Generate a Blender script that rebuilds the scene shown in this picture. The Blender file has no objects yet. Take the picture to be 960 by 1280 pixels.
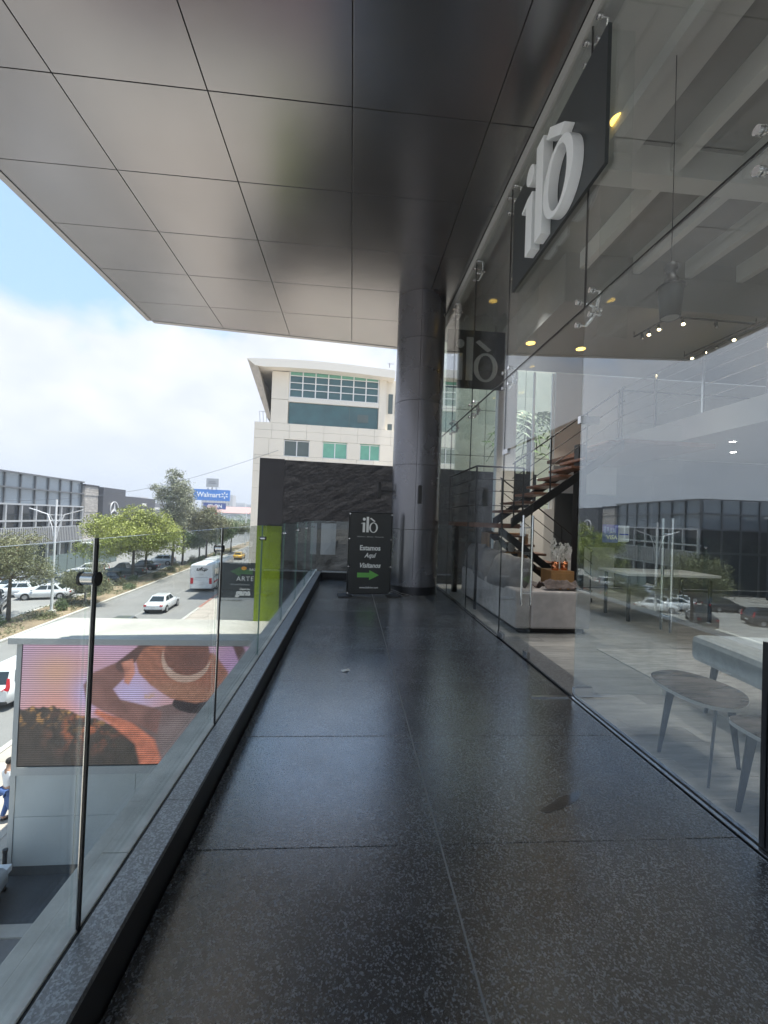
import bpy, bmesh, math, random
from math import sin, cos, pi, radians, sqrt
from mathutils import Vector, Matrix, noise as mnoise
import numpy as np
random.seed(7); rng = np.random.default_rng(7)
S = bpy.context.scene
COL = S.collection
# ------------------------------------------------------------------ camera
G = -7.6                                   # street level; the walkway floor is z = 0
cd = bpy.data.cameras.new('camera'); cam = bpy.data.objects.new('camera', cd); COL.objects.link(cam)
R_ = Vector((0.99624249, -0.07829372, 0.03702702)); U_ = Vector((-0.03822022, -0.01379636, 0.9991741)); F_ = Vector((0.07771822, 0.99683487, 0.01673692))
cam.matrix_world = Matrix(((R_.x, U_.x, -F_.x, 0), (R_.y, U_.y, -F_.y, 0), (R_.z, U_.z, -F_.z, 1.5), (0, 0, 0, 1)))
cd.sensor_fit = 'HORIZONTAL'; cd.sensor_width = 36; cd.lens = 520.67 / 960 * 36
cd.clip_start = 0.05; cd.clip_end = 6000
S.camera = cam
# ------------------------------------------------------------------ world, sun, exposure
SUN_EL, SUN_AZ = radians(78), radians(100)   # azimuth measured from +Y towards +X
W = bpy.data.worlds.new('World'); S.world = W; W.use_nodes = True
nt = W.node_tree; nt.nodes.clear()
def N(t, kind, **kw):
    n = t.nodes.new(kind)
    for k, v in kw.items():
        if k in n.inputs.keys(): n.inputs[k].default_value = v
        else: setattr(n, k, v)
    return n
wo = N(nt, 'ShaderNodeOutputWorld'); bg = N(nt, 'ShaderNodeBackground'); bg.inputs['Strength'].default_value = 0.15
sky = N(nt, 'ShaderNodeTexSky'); sky.sky_type = 'NISHITA'; sky.sun_disc = False
sky.sun_elevation = SUN_EL; sky.sun_rotation = SUN_AZ; sky.air_density = 1.4; sky.dust_density = 1.2; sky.ozone_density = 1.5
tc = N(nt, 'ShaderNodeTexCoord'); sep = N(nt, 'ShaderNodeSeparateXYZ'); nt.links.new(tc.outputs['Generated'], sep.inputs[0])
mp = N(nt, 'ShaderNodeMapping'); mp.inputs['Scale'].default_value = (1, 1, 1.6); nt.links.new(tc.outputs['Generated'], mp.inputs[0])
n1 = N(nt, 'ShaderNodeTexNoise'); n1.inputs['Scale'].default_value = 2.3; n1.inputs['Detail'].default_value = 7; n1.inputs['Roughness'].default_value = .55
nt.links.new(mp.outputs[0], n1.inputs['Vector'])
def M(t, op, a, b=None, c=None):
    n = t.nodes.new('ShaderNodeMath'); n.operation = op
    for i, v in enumerate((a, b, c)):
        if v is None: continue
        if isinstance(v, (int, float)): n.inputs[i].default_value = v
        else: t.links.new(v, n.inputs[i])
    return n.outputs[0]
# cumulus bank below about 25 degrees, ragged top edge, haze at the horizon
elev = sep.outputs['Z']
edge = M(nt, 'MULTIPLY_ADD', n1.outputs['Fac'], 0.55, 0.13)
m1 = M(nt, 'MULTIPLY', M(nt, 'SUBTRACT', edge, elev), 14.0)
m1n = nt.nodes.new('ShaderNodeClamp'); nt.links.new(m1, m1n.inputs[0])
n2 = N(nt, 'ShaderNodeTexNoise'); n2.inputs['Scale'].default_value = 6.5; n2.inputs['Detail'].default_value = 6
nt.links.new(mp.outputs[0], n2.inputs['Vector'])
cr = N(nt, 'ShaderNodeValToRGB'); cr.color_ramp.elements[0].position = .32; cr.color_ramp.elements[0].color = (2.75, 2.95, 3.35, 1)
cr.color_ramp.elements[1].position = .62; cr.color_ramp.elements[1].color = (3.45, 3.55, 3.8, 1)
nt.links.new(n2.outputs['Fac'], cr.inputs[0])
hz = M(nt, 'SUBTRACT', 1.0, M(nt, 'MULTIPLY', elev, 5.5)); hzc = nt.nodes.new('ShaderNodeClamp'); nt.links.new(hz, hzc.inputs[0])
mixh = N(nt, 'ShaderNodeMixRGB'); nt.links.new(hzc.outputs[0], mixh.inputs[0]); nt.links.new(cr.outputs[0], mixh.inputs[1]); mixh.inputs[2].default_value = (2.6, 2.9, 3.2, 1)
skb = N(nt, 'ShaderNodeMixRGB'); skb.inputs[0].default_value = .75; nt.links.new(sky.outputs[0], skb.inputs[1]); skb.inputs[2].default_value = (1.5, 2.35, 3.7, 1)
mixc = N(nt, 'ShaderNodeMixRGB'); nt.links.new(m1n.outputs[0], mixc.inputs[0]); nt.links.new(skb.outputs[0], mixc.inputs[1]); nt.links.new(mixh.outputs[0], mixc.inputs[2])
nt.links.new(mixc.outputs[0], bg.inputs['Color']); nt.links.new(bg.outputs[0], wo.inputs[0])
sl = bpy.data.lights.new('sun', 'SUN'); sl.energy = 4.6; sl.angle = radians(.6); sl.color = (1, .95, .88)
so = bpy.data.objects.new('sun', sl); COL.objects.link(so)
sd = Vector((sin(SUN_AZ) * cos(SUN_EL), cos(SUN_AZ) * cos(SUN_EL), sin(SUN_EL)))
so.rotation_euler = sd.to_track_quat('Z', 'Y').to_euler(); so.location = (0, 0, 60)
S.view_settings.view_transform = 'Standard'; S.view_settings.look = 'None'; S.view_settings.gamma = 1; S.view_settings.exposure = 1.05
S.cycles.transparent_max_bounces = 32; S.cycles.max_bounces = 10; S.cycles.use_denoising = True; S.cycles.denoising_prefilter = 'ACCURATE'; S.cycles.denoising_input_passes = 'RGB_ALBEDO_NORMAL'

# ------------------------------------------------------------------ materials
def mat(name, color, rough=.6, metal=0, bump=None, var=None, emis=None, spec=None, coat=None, coords='Object'):
    m = bpy.data.materials.new(name); m.use_nodes = True; t = m.node_tree; b = t.nodes['Principled BSDF']
    b.inputs['Base Color'].default_value = (*color, 1); b.inputs['Roughness'].default_value = rough; b.inputs['Metallic'].default_value = metal
    if spec is not None: b.inputs['Specular IOR Level'].default_value = spec
    if coat: b.inputs['Coat Weight'].default_value = coat; b.inputs['Coat Roughness'].default_value = .05
    co = t.nodes.new('ShaderNodeTexCoord')
    if var:      # (scale, amount, stretch)
        mpn = t.nodes.new('ShaderNodeMapping'); mpn.inputs['Scale'].default_value = var[2] if len(var) > 2 else (1, 1, 1)
        n = t.nodes.new('ShaderNodeTexNoise'); n.inputs['Scale'].default_value = var[0]; n.inputs['Detail'].default_value = 6; n.inputs['Roughness'].default_value = .6
        t.links.new(co.outputs[coords], mpn.inputs[0]); t.links.new(mpn.outputs[0], n.inputs['Vector'])
        r = t.nodes.new('ShaderNodeValToRGB'); a = var[1]
        r.color_ramp.elements[0].position = .3; r.color_ramp.elements[1].position = .7
        r.color_ramp.elements[0].color = (*[c * (1 - a) for c in color], 1); r.color_ramp.elements[1].color = (*[min(1, c * (1 + a)) for c in color], 1)
        t.links.new(n.outputs['Fac'], r.inputs[0]); t.links.new(r.outputs[0], b.inputs['Base Color'])
        mr = t.nodes.new('ShaderNodeMapRange'); mr.inputs[3].default_value = max(0.02, rough * .85); mr.inputs[4].default_value = min(1, rough * 1.15)
        t.links.new(n.outputs['Fac'], mr.inputs[0]); t.links.new(mr.outputs[0], b.inputs['Roughness'])
    if bump:     # (scale, strength, distance, stretch)
        mpn = t.nodes.new('ShaderNodeMapping'); mpn.inputs['Scale'].default_value = bump[3] if len(bump) > 3 else (1, 1, 1)
        n = t.nodes.new('ShaderNodeTexNoise'); n.inputs['Scale'].default_value = bump[0]; n.inputs['Detail'].default_value = 5
        t.links.new(co.outputs[coords], mpn.inputs[0]); t.links.new(mpn.outputs[0], n.inputs['Vector'])
        bp = t.nodes.new('ShaderNodeBump'); bp.inputs['Strength'].default_value = bump[1]; bp.inputs['Distance'].default_value = bump[2]
        t.links.new(n.outputs['Fac'], bp.inputs['Height']); t.links.new(bp.outputs[0], b.inputs['Normal'])
    if emis: b.inputs['Emission Color'].default_value = (*emis[0], 1); b.inputs['Emission Strength'].default_value = emis[1]
    return m
def glassmat(name, tint, f0, rough=0.0):
    m = bpy.data.materials.new(name); m.use_nodes = True; t = m.node_tree; t.nodes.clear()
    o = t.nodes.new('ShaderNodeOutputMaterial'); tr = t.nodes.new('ShaderNodeBsdfTransparent'); tr.inputs[0].default_value = (*tint, 1)
    gl = t.nodes.new('ShaderNodeBsdfGlossy'); gl.inputs['Roughness'].default_value = rough; gl.inputs[0].default_value = (.95, .98, 1, 1)
    ge = t.nodes.new('ShaderNodeNewGeometry'); dp = t.nodes.new('ShaderNodeVectorMath'); dp.operation = 'DOT_PRODUCT'
    t.links.new(ge.outputs['Normal'], dp.inputs[0]); t.links.new(ge.outputs['Incoming'], dp.inputs[1])
    c = M(t, 'ABSOLUTE', dp.outputs['Value']); p = M(t, 'POWER', M(t, 'SUBTRACT', 1.0, c), 5.0)
    f = M(t, 'MULTIPLY_ADD', p, 1 - f0, f0)
    mx = t.nodes.new('ShaderNodeMixShader'); t.links.new(f, mx.inputs[0]); t.links.new(tr.outputs[0], mx.inputs[1]); t.links.new(gl.outputs[0], mx.inputs[2])
    t.links.new(mx.outputs[0], o.inputs[0])
    return m
def granite(name, base, rough, bscale=110, bstr=.5, spk=1.0):
    m = mat(name, base, rough); t = m.node_tree; b = t.nodes['Principled BSDF']; b.inputs['IOR'].default_value = 3.1
    co = t.nodes.new('ShaderNodeTexCoord')
    def noi(sc, det, ro=.6):
        n = t.nodes.new('ShaderNodeTexNoise'); n.inputs['Scale'].default_value = sc; n.inputs['Detail'].default_value = det; n.inputs['Roughness'].default_value = ro; t.links.new(co.outputs['Object'], n.inputs['Vector']); return n.outputs['Fac']
    v = t.nodes.new('ShaderNodeTexVoronoi'); v.inputs['Scale'].default_value = 170; t.links.new(co.outputs['Object'], v.inputs['Vector'])
    sv = t.nodes.new('ShaderNodeSeparateColor'); t.links.new(v.outputs['Color'], sv.inputs[0])
    fac = M(t, 'ADD', M(t, 'MULTIPLY', noi(74, 8, .75), .66), M(t, 'MULTIPLY', sv.outputs[0], .34))
    r = t.nodes.new('ShaderNodeValToRGB'); e = r.color_ramp.elements; e[0].position = .34; e[0].color = (*[c * .3 for c in base], 1); e[1].position = .46; e[1].color = (*base, 1)
    el = e.new(.54); el.color = (*[c * 2.4 * spk for c in base], 1); el = e.new(.63); el.color = (*[min(1, c * 7.5 * spk) for c in base], 1)
    oi = t.nodes.new('ShaderNodeObjectInfo'); big = M(t, 'MULTIPLY', M(t, 'MULTIPLY_ADD', noi(1.6, 5), .9, .55), M(t, 'MULTIPLY_ADD', oi.outputs['Random'], .35, .82))
    mx = t.nodes.new('ShaderNodeVectorMath'); mx.operation = 'SCALE'; t.links.new(fac, r.inputs[0]); t.links.new(r.outputs[0], mx.inputs[0]); t.links.new(big, mx.inputs['Scale']); t.links.new(mx.outputs[0], b.inputs['Base Color'])
    mr = t.nodes.new('ShaderNodeMapRange'); mr.inputs[1].default_value = .3; mr.inputs[2].default_value = .7; mr.inputs[3].default_value = rough * .72; mr.inputs[4].default_value = rough * 1.35
    t.links.new(M(t, 'ADD', M(t, 'MULTIPLY', noi(2.6, 6), .6), M(t, 'MULTIPLY', noi(70, 5, .8), .4)), mr.inputs[0]); t.links.new(mr.outputs[0], b.inputs['Roughness'])
    hh = M(t, 'ADD', M(t, 'MULTIPLY', noi(bscale * 2.2, 3), .35), noi(bscale * .75, 3))
    bp = t.nodes.new('ShaderNodeBump'); bp.inputs['Strength'].default_value = bstr; bp.inputs['Distance'].default_value = .002
    t.links.new(hh, bp.inputs['Height']); t.links.new(bp.outputs[0], b.inputs['Normal'])
    return m
m_granite = granite('dark_granite', (.023, .0255, .028), .21, 120, .30)
m_granite2 = granite('coping_granite', (.032, .034, .037), .33, 120, .6)
m_grout = mat('grout', (.16, .16, .155), .8)
m_grout_dark = mat('dark_grout', (.012, .012, .013), .8)
m_black = mat('black_paint', (.012, .012, .013), .45)
m_blackmat = mat('black_matt', (.018, .018, .02), .75, var=(6, .2))
m_darkpanel = mat('curb_face_stone', (.012, .012, .014), .5)
m_concrete = mat('concrete_ledge', (.6, .585, .54), .75, var=(4, .28), bump=(60, .2, .004))
m_concrete2 = mat('concrete_grey', (.34, .34, .33), .8, var=(1.5, .15), bump=(25, .15, .01))
m_plaster = mat('plaster_grey', (.33, .335, .32), .85, var=(1.2, .08))
m_steel = mat('polished_steel', (.62, .62, .62), .18, 1)
m_chrome = mat('chrome', (.8, .8, .8), .08, 1)
m_darksteel = mat('dark_steel', (.05, .05, .055), .3, .9)
m_soffit = mat('soffit_metal', (.31, .31, .313), .25, .92, var=(.9, .07), bump=(1.3, .08, .02))
m_soffjoint = mat('joint_black', (.01, .01, .01), .8)
m_colmetal = mat('column_metal', (.17, .17, .185), .27, .8, var=(.8, .04), bump=(1.2, .03, .02))
m_white = mat('white_paint', (.8, .8, .78), .45)
m_whitewall = mat('white_wall', (.72, .72, .70), .8, var=(1, .04))
m_letter = mat('white_acrylic', (.82, .85, .85), .3)
m_boardgrey = mat('board_charcoal', (.035, .042, .045), .35)
m_lettergrey = mat('letter_grey', (.66, .7, .71), .45)
m_glass = glassmat('shop_glass', (.955, .975, .97), .16)
m_glassclear = glassmat('door_glass', (.965, .98, .975), .05)
m_glassup = glassmat('upper_glass', (.96, .975, .97), .055)
m_glassleft = glassmat('balustrade_glass', (.945, .975, .965), .035)
m_glassedge = mat('glass_edge', (.10, .2, .17), .15, 0)
m_asphalt = mat('asphalt', (.22, .215, .205), .85, var=(.35, .14), bump=(30, .3, .01))
m_asphalt2 = mat('asphalt_lot', (.25, .245, .235), .85, var=(.3, .15), bump=(30, .3, .01))
m_pave = mat('paving', (.42, .37, .315), .85, var=(.8, .16), bump=(20, .2, .01))
m_kerb = mat('kerb_concrete', (.5, .48, .43), .8, var=(1.5, .12))
m_kerbred = mat('kerb_red', (.36, .17, .13), .8, var=(1.5, .2))
m_soil = mat('soil', (.26, .20, .13), .95, var=(.6, .35), bump=(8, .5, .05))
m_groundfar = mat('far_ground', (.22, .21, .19), .95, var=(.02, .3))
m_leaf_y = mat('leaf_yellow_green', (.24, .28, .05), .55, var=(.9, .45))
m_leaf_g = mat('leaf_green', (.09, .14, .045), .55, var=(.9, .45))
m_leaf_o = mat('leaf_olive', (.17, .18, .09), .6, var=(.9, .45))
m_leaf_e = mat('leaf_grey_green', (.23, .25, .165), .6, var=(.9, .45))
m_bark = mat('bark', (.085, .07, .055), .9, var=(5, .4), bump=(20, .5, .02))
m_wood = mat('oak_veneer', (.42, .23, .09), .45, var=(6, .25, (1, 1, .1)))
m_tread = mat('walnut_tread', (.16, .075, .045), .4, var=(8, .35, (.3, 1, 1)))
m_fabric = mat('grey_velvet', (.46, .425, .41), .85, var=(7, .14), bump=(60, .3, .004))
m_fabric2 = mat('cushion_grey', (.22, .205, .2), .9, var=(9, .2), bump=(40, .4, .006))
m_fabricb = mat('bench_velvet', (.5, .53, .54), .8, var=(16, .12), bump=(50, .3, .004))
m_copper = mat('copper', (.8, .3, .14), .22, 1)
m_flower = mat('flower_white', (.85, .83, .78), .6)
m_stem = mat('stem_green', (.06, .11, .03), .6)
m_led = None

# ------------------------------------------------------------------ mesh helpers
class MB:
    def __init__(s): s.v = []; s.f = []; s.m = []; s.cur = 0; s.smooth = []
    def add(s, vs, fs, sm=False):
        o = len(s.v); s.v += [tuple(v) for v in vs]
        for f in fs: s.f.append(tuple(i + o for i in f)); s.m.append(s.cur); s.smooth.append(sm)
        return s
    def mt(s, i): s.cur = i; return s
    def box(s, x0, x1, y0, y1, z0, z1, T=None):
        vs = [(x0, y0, z0), (x1, y0, z0), (x1, y1, z0), (x0, y1, z0), (x0, y0, z1), (x1, y0, z1), (x1, y1, z1), (x0, y1, z1)]
        if T is not None: vs = [T @ Vector(v) for v in vs]
        return s.add(vs, [(3, 2, 1, 0), (4, 5, 6, 7), (0, 1, 5, 4), (1, 2, 6, 5), (2, 3, 7, 6), (3, 0, 4, 7)])
    def prism(s, pts, vec):        # planar polygon pushed along vec
        n = len(pts); vec = Vector(vec); a = [Vector(p) for p in pts]; b = [p + vec for p in a]
        return s.add(a + b, [tuple(range(n))[::-1], tuple(range(n, 2 * n))] + [(i, (i + 1) % n, n + (i + 1) % n, n + i) for i in range(n)])
    def tube(s, pts, r, n=8, sm=True, caps=True):
        pts = [Vector(p) for p in pts]; rs = r if isinstance(r, (list, tuple)) else [r] * len(pts)
        vs = []; fs = []; prev = None
        for i, p in enumerate(pts):
            d = (pts[min(i + 1, len(pts) - 1)] - pts[max(i - 1, 0)]).normalized()
            if prev is None:
                a = d.cross(Vector((0, 0, 1)));  a = a.normalized() if a.length > 1e-3 else Vector((1, 0, 0))
            else:
                a = (prev - d * prev.dot(d)).normalized()
            prev = a; b = d.cross(a)
            for k in range(n):
                t = 2 * pi * k / n; vs.append(p + (a * cos(t) + b * sin(t)) * rs[i])
        for i in range(len(pts) - 1):
            for k in range(n): fs.append((i * n + k, i * n + (k + 1) % n, (i + 1) * n + (k + 1) % n, (i + 1) * n + k))
        s.add(vs, fs, sm)
        if caps: s.add(vs[:n], [tuple(range(n))[::-1]]); s.add(vs[-n:], [tuple(range(n))])
        return s
    def cyl(s, a, b, r, n=16, r2=None): return s.tube([a, b], [r, r if r2 is None else r2], n)
    def loft(s, rings, sm=True, caps=True):
        n = len(rings[0]); vs = [v for r in rings for v in r]; fs = []
        for i in range(len(rings) - 1):
            for k in range(n): fs.append((i * n + k, i * n + (k + 1) % n, (i + 1) * n + (k + 1) % n, (i + 1) * n + k))
        s.add(vs, fs, sm)
        if caps: s.add(rings[0], [tuple(range(n))[::-1]]); s.add(rings[-1], [tuple(range(n))])
        return s
    def ell(s, c, r, nu=14, nv=9):
        rings = []
        for j in range(1, nv):
            ph = pi * j / nv; rings.append([(c[0] + r[0] * sin(ph) * cos(2 * pi * k / nu), c[1] + r[1] * sin(ph) * sin(2 * pi * k / nu), c[2] - r[2] * cos(ph)) for k in range(nu)])
        return s.loft(rings)
    def quad(s, a, b, c, d): return s.add([a, b, c, d], [(0, 1, 2, 3)])
    def mesh(s, name, mats):
        me = bpy.data.meshes.new(name); me.from_pydata(s.v, [], s.f)
        for m in (mats if isinstance(mats, (list, tuple)) else [mats]): me.materials.append(m)
        me.polygons.foreach_set('material_index', s.m); me.polygons.foreach_set('use_smooth', s.smooth); me.update()
        bm = bmesh.new(); bm.from_mesh(me); bmesh.ops.recalc_face_normals(bm, faces=bm.faces); bm.to_mesh(me); bm.free()
        return me
    def build(s, name, mats, parent=None, bevel=0, **kw):
        o = link(name, s.mesh(name, mats), parent)
        if bevel:
            md = o.modifiers.new('bevel', 'BEVEL'); md.width = bevel; md.segments = 2; md.limit_method = 'ANGLE'
        return tag(o, **kw)
def link(name, me, parent=None, loc=None):
    o = bpy.data.objects.new(name, me); COL.objects.link(o)
    if parent: o.parent = parent
    if loc: o.location = loc
    return o
def tag(o, label=None, cat=None, group=None, kind=None):
    if label: o['label'] = label
    if cat: o['category'] = cat
    if group: o['group'] = group
    if kind: o['kind'] = kind
    return o
def empty(name, loc=(0, 0, 0), rz=0, **kw):
    o = bpy.data.objects.new(name, None); COL.objects.link(o); o.location = loc; o.rotation_euler = (0, 0, rz); o.empty_display_size = .2
    return tag(o, **kw)
def kids(o): return [c for c in bpy.data.objects if c.parent is o]
def copy_tree(o, parent=None):
    c = o.copy(); COL.objects.link(c)
    if parent: c.parent = parent
    for ch in kids(o): copy_tree(ch, c)
    return c
def bx(name, m, x0, x1, y0, y1, z0, z1, parent=None, bevel=0, T=None, **kw): return MB().box(x0, x1, y0, y1, z0, z1, T).build(name, m, parent, bevel, **kw)
def text(name, s, m, size, parent, T, extrude=.002, shear=0, bold=0, space=1, align='LEFT', sx=1, **kw):
    c = bpy.data.curves.new(name, 'FONT'); c.body = s; c.size = size; c.extrude = extrude; c.shear = shear; c.offset = bold; c.space_character = space; c.align_x = align
    c.resolution_u = 3
    o = bpy.data.objects.new(name + '_tmp', c); COL.objects.link(o); bpy.context.view_layer.update()
    me = bpy.data.meshes.new_from_object(o.evaluated_get(bpy.context.evaluated_depsgraph_get())); bpy.data.objects.remove(o); bpy.data.curves.remove(c)
    me.transform(Matrix.Diagonal((sx, 1, 1, 1))); me.transform(T); me.materials.clear(); me.materials.append(m); me.name = name
    o = link(name, me, parent); return tag(o, **kw)
def frame_T(origin, xdir, up=(0, 0, 1)):      # local x -> xdir, local y -> up, local z -> out of the face
    x = Vector(xdir).normalized(); y = Vector(up).normalized(); z = x.cross(y)
    return Matrix(((x.x, y.x, z.x, origin[0]), (x.y, y.y, z.y, origin[1]), (x.z, y.z, z.z, origin[2]), (0, 0, 0, 1)))
def oval(cx, cy, rx, ry, n=40): return [(cx + rx * cos(2 * pi * k / n), cy + ry * sin(2 * pi * k / n)) for k in range(n)]
def ilo_logo(h, depth, m, T, parent, bevel=0):   # letters i, l, o with grave accent, unit height of the l = 1
    def P(pts): return [T @ Vector((p[0] * h, p[1] * h, 0)) for p in pts]
    vec = (T.to_3x3() @ Vector((0, 0, 1))) * depth
    MB().prism(P([(.0, 0), (.155, 0), (.155, .62), (.03, .62), (-.11, .575), (-.11, .545), (.0, .56)]), vec).prism(P(oval(.085, .84, .095, .1, 24)), vec).build('letter_i', m, parent, bevel)
    MB().prism(P([(.235, 0), (.395, 0), (.395, 1.0), (.235, 1.0)]), vec).build('letter_l', m, parent, bevel)
    o = oval(.70, .315, .285, .335, 44); i = oval(.70, .315, .175, .285, 44); b = MB(); n = 44
    O = P(o); I = P(i); O2 = [p + vec for p in O]; I2 = [p + vec for p in I]; vs = O + I + O2 + I2; fs = []
    for k in range(n):
        j = (k + 1) % n; fs += [(k, j, n + j, n + k), (2 * n + k, 3 * n + k, 3 * n + j, 2 * n + j), (k, 2 * n + k, 2 * n + j, j), (n + k, n + j, 3 * n + j, 3 * n + k)]
    b.add(vs, fs); b.prism(P([(.45, .89), (.53, .95), (.82, .73), (.74, .68)]), vec); b.build('letter_o', m, parent, bevel)

# ------------------------------------------------------------------ the ground, roads
SA = radians(3.6)                                     # the street runs 3.6 degrees left of the walkway
def city(s, t, z=G):                                  # s across (right), t along the street
    return Vector((-23.2 + s * cos(SA) - t * sin(SA), 39 + s * sin(SA) + t * cos(SA), z))
def cquad(b, s0, s1, t0, t1, z0, z1):
    p = [city(s0, t0), city(s1, t0), city(s1, t1), city(s0, t1)]
    return b.prism([(q.x, q.y, z0) for q in p], (0, 0, z1 - z0))
MB().quad((-3000, -300, G - .05), (3000, -300, G - .05), (3000, 5000, G - .05), (-3000, 5000, G - .05)).build('ground', m_groundfar, kind='structure')
b = MB(); p = [city(0, -70), city(9.2, -70), city(9.2, 420), city(0, 420)]; b.quad(*[(q.x, q.y, G) for q in p]); b.build('road', m_asphalt, kind='structure')
b = MB(); p = [city(-62, -70), city(-3.9, -70), city(-3.9, 420), city(-62, 420)]; b.quad(*[(q.x, q.y, G) for q in p]); b.build('side_road', m_asphalt2, kind='structure')
b = MB(); p = [city(9.2, -70), city(60, -70), city(60, 420), city(9.2, 420)]; b.quad(*[(q.x, q.y, G + .01) for q in p]); b.build('pavement_base', m_kerb, kind='structure')
pv = empty('pavement', kind='structure')
# pavement slabs, the rows the photo shows
slab = MB().box(.01, 1.49, .01, 1.49, 0, .12).mesh('paving_slab', m_pave)
for i in range(4):
    for j in range(34):
        q = city(9.45 + i * 1.5, -33 + j * 1.5); o = link('paving_slab', slab, pv, (q.x, q.y, G + .012 + random.uniform(-.004, .004))); o.rotation_euler.z = SA
b = MB(); cquad(b, 15.45, 60, -70, 400, G, G + .13); cquad(b, 9.45, 15.45, 18.0, 400, G, G + .13); cquad(b, 9.45, 15.45, -70, -33, G, G + .13); b.build('pavement_slab_far', m_pave, pv)
cquad(MB(), 9.2, 9.44, -70, 1, G, G + .15).build('kerb', m_kerb, kind='structure'); cquad(MB(), 9.2, 9.44, 1, 60, G, G + .15).build('red_kerb', m_kerbred, kind='structure'); cquad(MB(), 9.2, 9.44, 60, 200, G, G + .15).build('kerb', m_kerb, kind='structure')
cquad(MB(), -.25, 0, -60, 300, G, G + .16).build('median_kerb', m_kerb, kind='structure')
cquad(MB(), -3.9, -3.65, -60, 300, G, G + .16).build('median_kerb', m_kerb, kind='structure')
b = MB()
nt_, ns_ = 180, 8
vs = []; fs = []
for i in range(nt_ + 1):
    for j in range(ns_ + 1):
        q = city(-3.65 + 3.4 * j / ns_, -60 + 360 * i / nt_); vs.append((q.x, q.y, G + .12 + .08 * mnoise.noise(Vector((q.x * .7, q.y * .7, 0)))))
for i in range(nt_):
    for j in range(ns_): a = i * (ns_ + 1) + j; fs.append((a, a + 1, a + ns_ + 2, a + ns_ + 1))
b.add(vs, fs, True); b.build('median_soil', m_soil, kind='structure')
m_line = mat('road_paint', (.32, .315, .30), .8, var=(3, .25))
rm = empty('road_markings', kind='structure')
dash = MB(); dash.box(-.06, .06, 0, 3, 0, .006); dm = dash.mesh('lane_dash', m_line)
for s in (4.9,):
    for k in range(18):
        q = city(s, -36 + k * 11); o = link('lane_dash', dm, rm, (q.x, q.y, G + .004)); o.rotation_euler.z = SA

# ------------------------------------------------------------------ walkway
wk = empty('walkway', kind='structure')
bx('walkway_slab', m_grout_dark, -.66, 1.98, -3.2, 10.04, -.45, -.012, wk)
for i, (x0, x1) in enumerate([(-.675, .467), (.474, 1.955)]):
    for k in range(14):
        y0 = 1.93 + .965 * (k - 5); y1 = min(y0 + .961, 10.04)
        if y0 > 10: continue
        z = random.uniform(-.0008, .0008)
        o = bx('floor_slab', m_granite, x0, x1, y0 + .002, y1, -.03, z, wk, bevel=.0012)
bx('joint_filler', m_grout, .4665, .4745, -2.9, 10.03, -.02, -.0004, wk)
bx('end_kerb', m_darkpanel, -.675, 2.0, 10.045, 10.18, -.4, .17, wk)
bx('end_coping', m_granite2, -.66, 2.0, 10.03, 10.2, .171, .195, wk, bevel=.003)
cb = empty('parapet_kerb', label='low kerb of dark granite with pale concrete ledge along the left of the walkway', cat='parapet')
bx('kerb_face', m_darkpanel, -.79, -.685, -3.2, 10.2, -.55, .156, cb)
for k in range(14):
    y0 = 1.03 + .965 * (k - 4)
    bx('coping_stone', m_granite2, -.792, -.678, y0 + .0015, min(y0 + .9635, 10.2), .157, .18, cb, bevel=.002)
bx('seal_strip', m_black, -.806, -.7925, -3.2, 10.2, .1, .172, cb)
for k in range(9):
    y0 = -1.2 + 1.45 * k
    bx('ledge_stone', m_concrete, -.905, -.8065, y0 + .002, min(y0 + 1.447, 10.6), .1, .178, cb, bevel=.003)
    bx('ledge_stone', m_concrete, -.962, -.907, y0 + .3, min(y0 + 1.747, 10.6), .09, .172, cb, bevel=.004)
bx('outer_fascia', m_concrete, -.95, -.80, -3.2, 10.6, -.7, .089, cb)
bx('podium_wall', m_concrete2, -.55, 12, -6, 10.0, G, -.46, None, label='grey podium wall under the raised walkway and shop', cat='building')
# glass balustrade
gb = empty('glass_balustrade', label='frameless clear glass balustrade with slim steel posts along the walkway', cat='balustrade')
posts = [1.40 + 1.31 * k for k in range(-3, 7)]
for i in range(len(posts) - 1):
    bx('glass_panel', m_glassleft, -.838, -.826, posts[i] + .004, posts[i + 1] - .004, .16, 1.40, gb)
bx('glass_panel', m_glassleft, -.838, -.826, posts[-1] + .004, 10.34, .16, 1.40, gb)
for i in range(2):
    bx('glass_panel', m_glassleft, -.82 + 1.4 * i, .57 + 1.4 * i, 10.31, 10.322, .16, 1.40, gb)
for k, y in enumerate(posts):
    if k < 5: MB().mt(0).box(-.8135, -.8105, y - .006, y + .006, .17, 1.405).mt(1).box(-.8095, -.803, y - .006, y + .006, .17, 1.405).build('post', [m_steel, m_black], gb)
    else: bx('edge_seal', m_glassedge, -.838, -.826, y - .003, y + .003, .17, 1.40, gb)
    rr = .0225 if k < 5 else .018
    MB().mt(0).cyl((-.805, y, 1.275), (-.796, y, 1.275), rr, 24).cyl((-.852, y, 1.275), (-.844, y, 1.275), rr, 24).mt(1).cyl((-.844, y, 1.275), (-.805, y, 1.275), rr * .88, 24).build('clamp', [m_black, m_steel], gb)
MB().box(-.85, 2, 10.35, 10.37, -.5, .15).build('end_fascia', m_black, gb)
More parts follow.
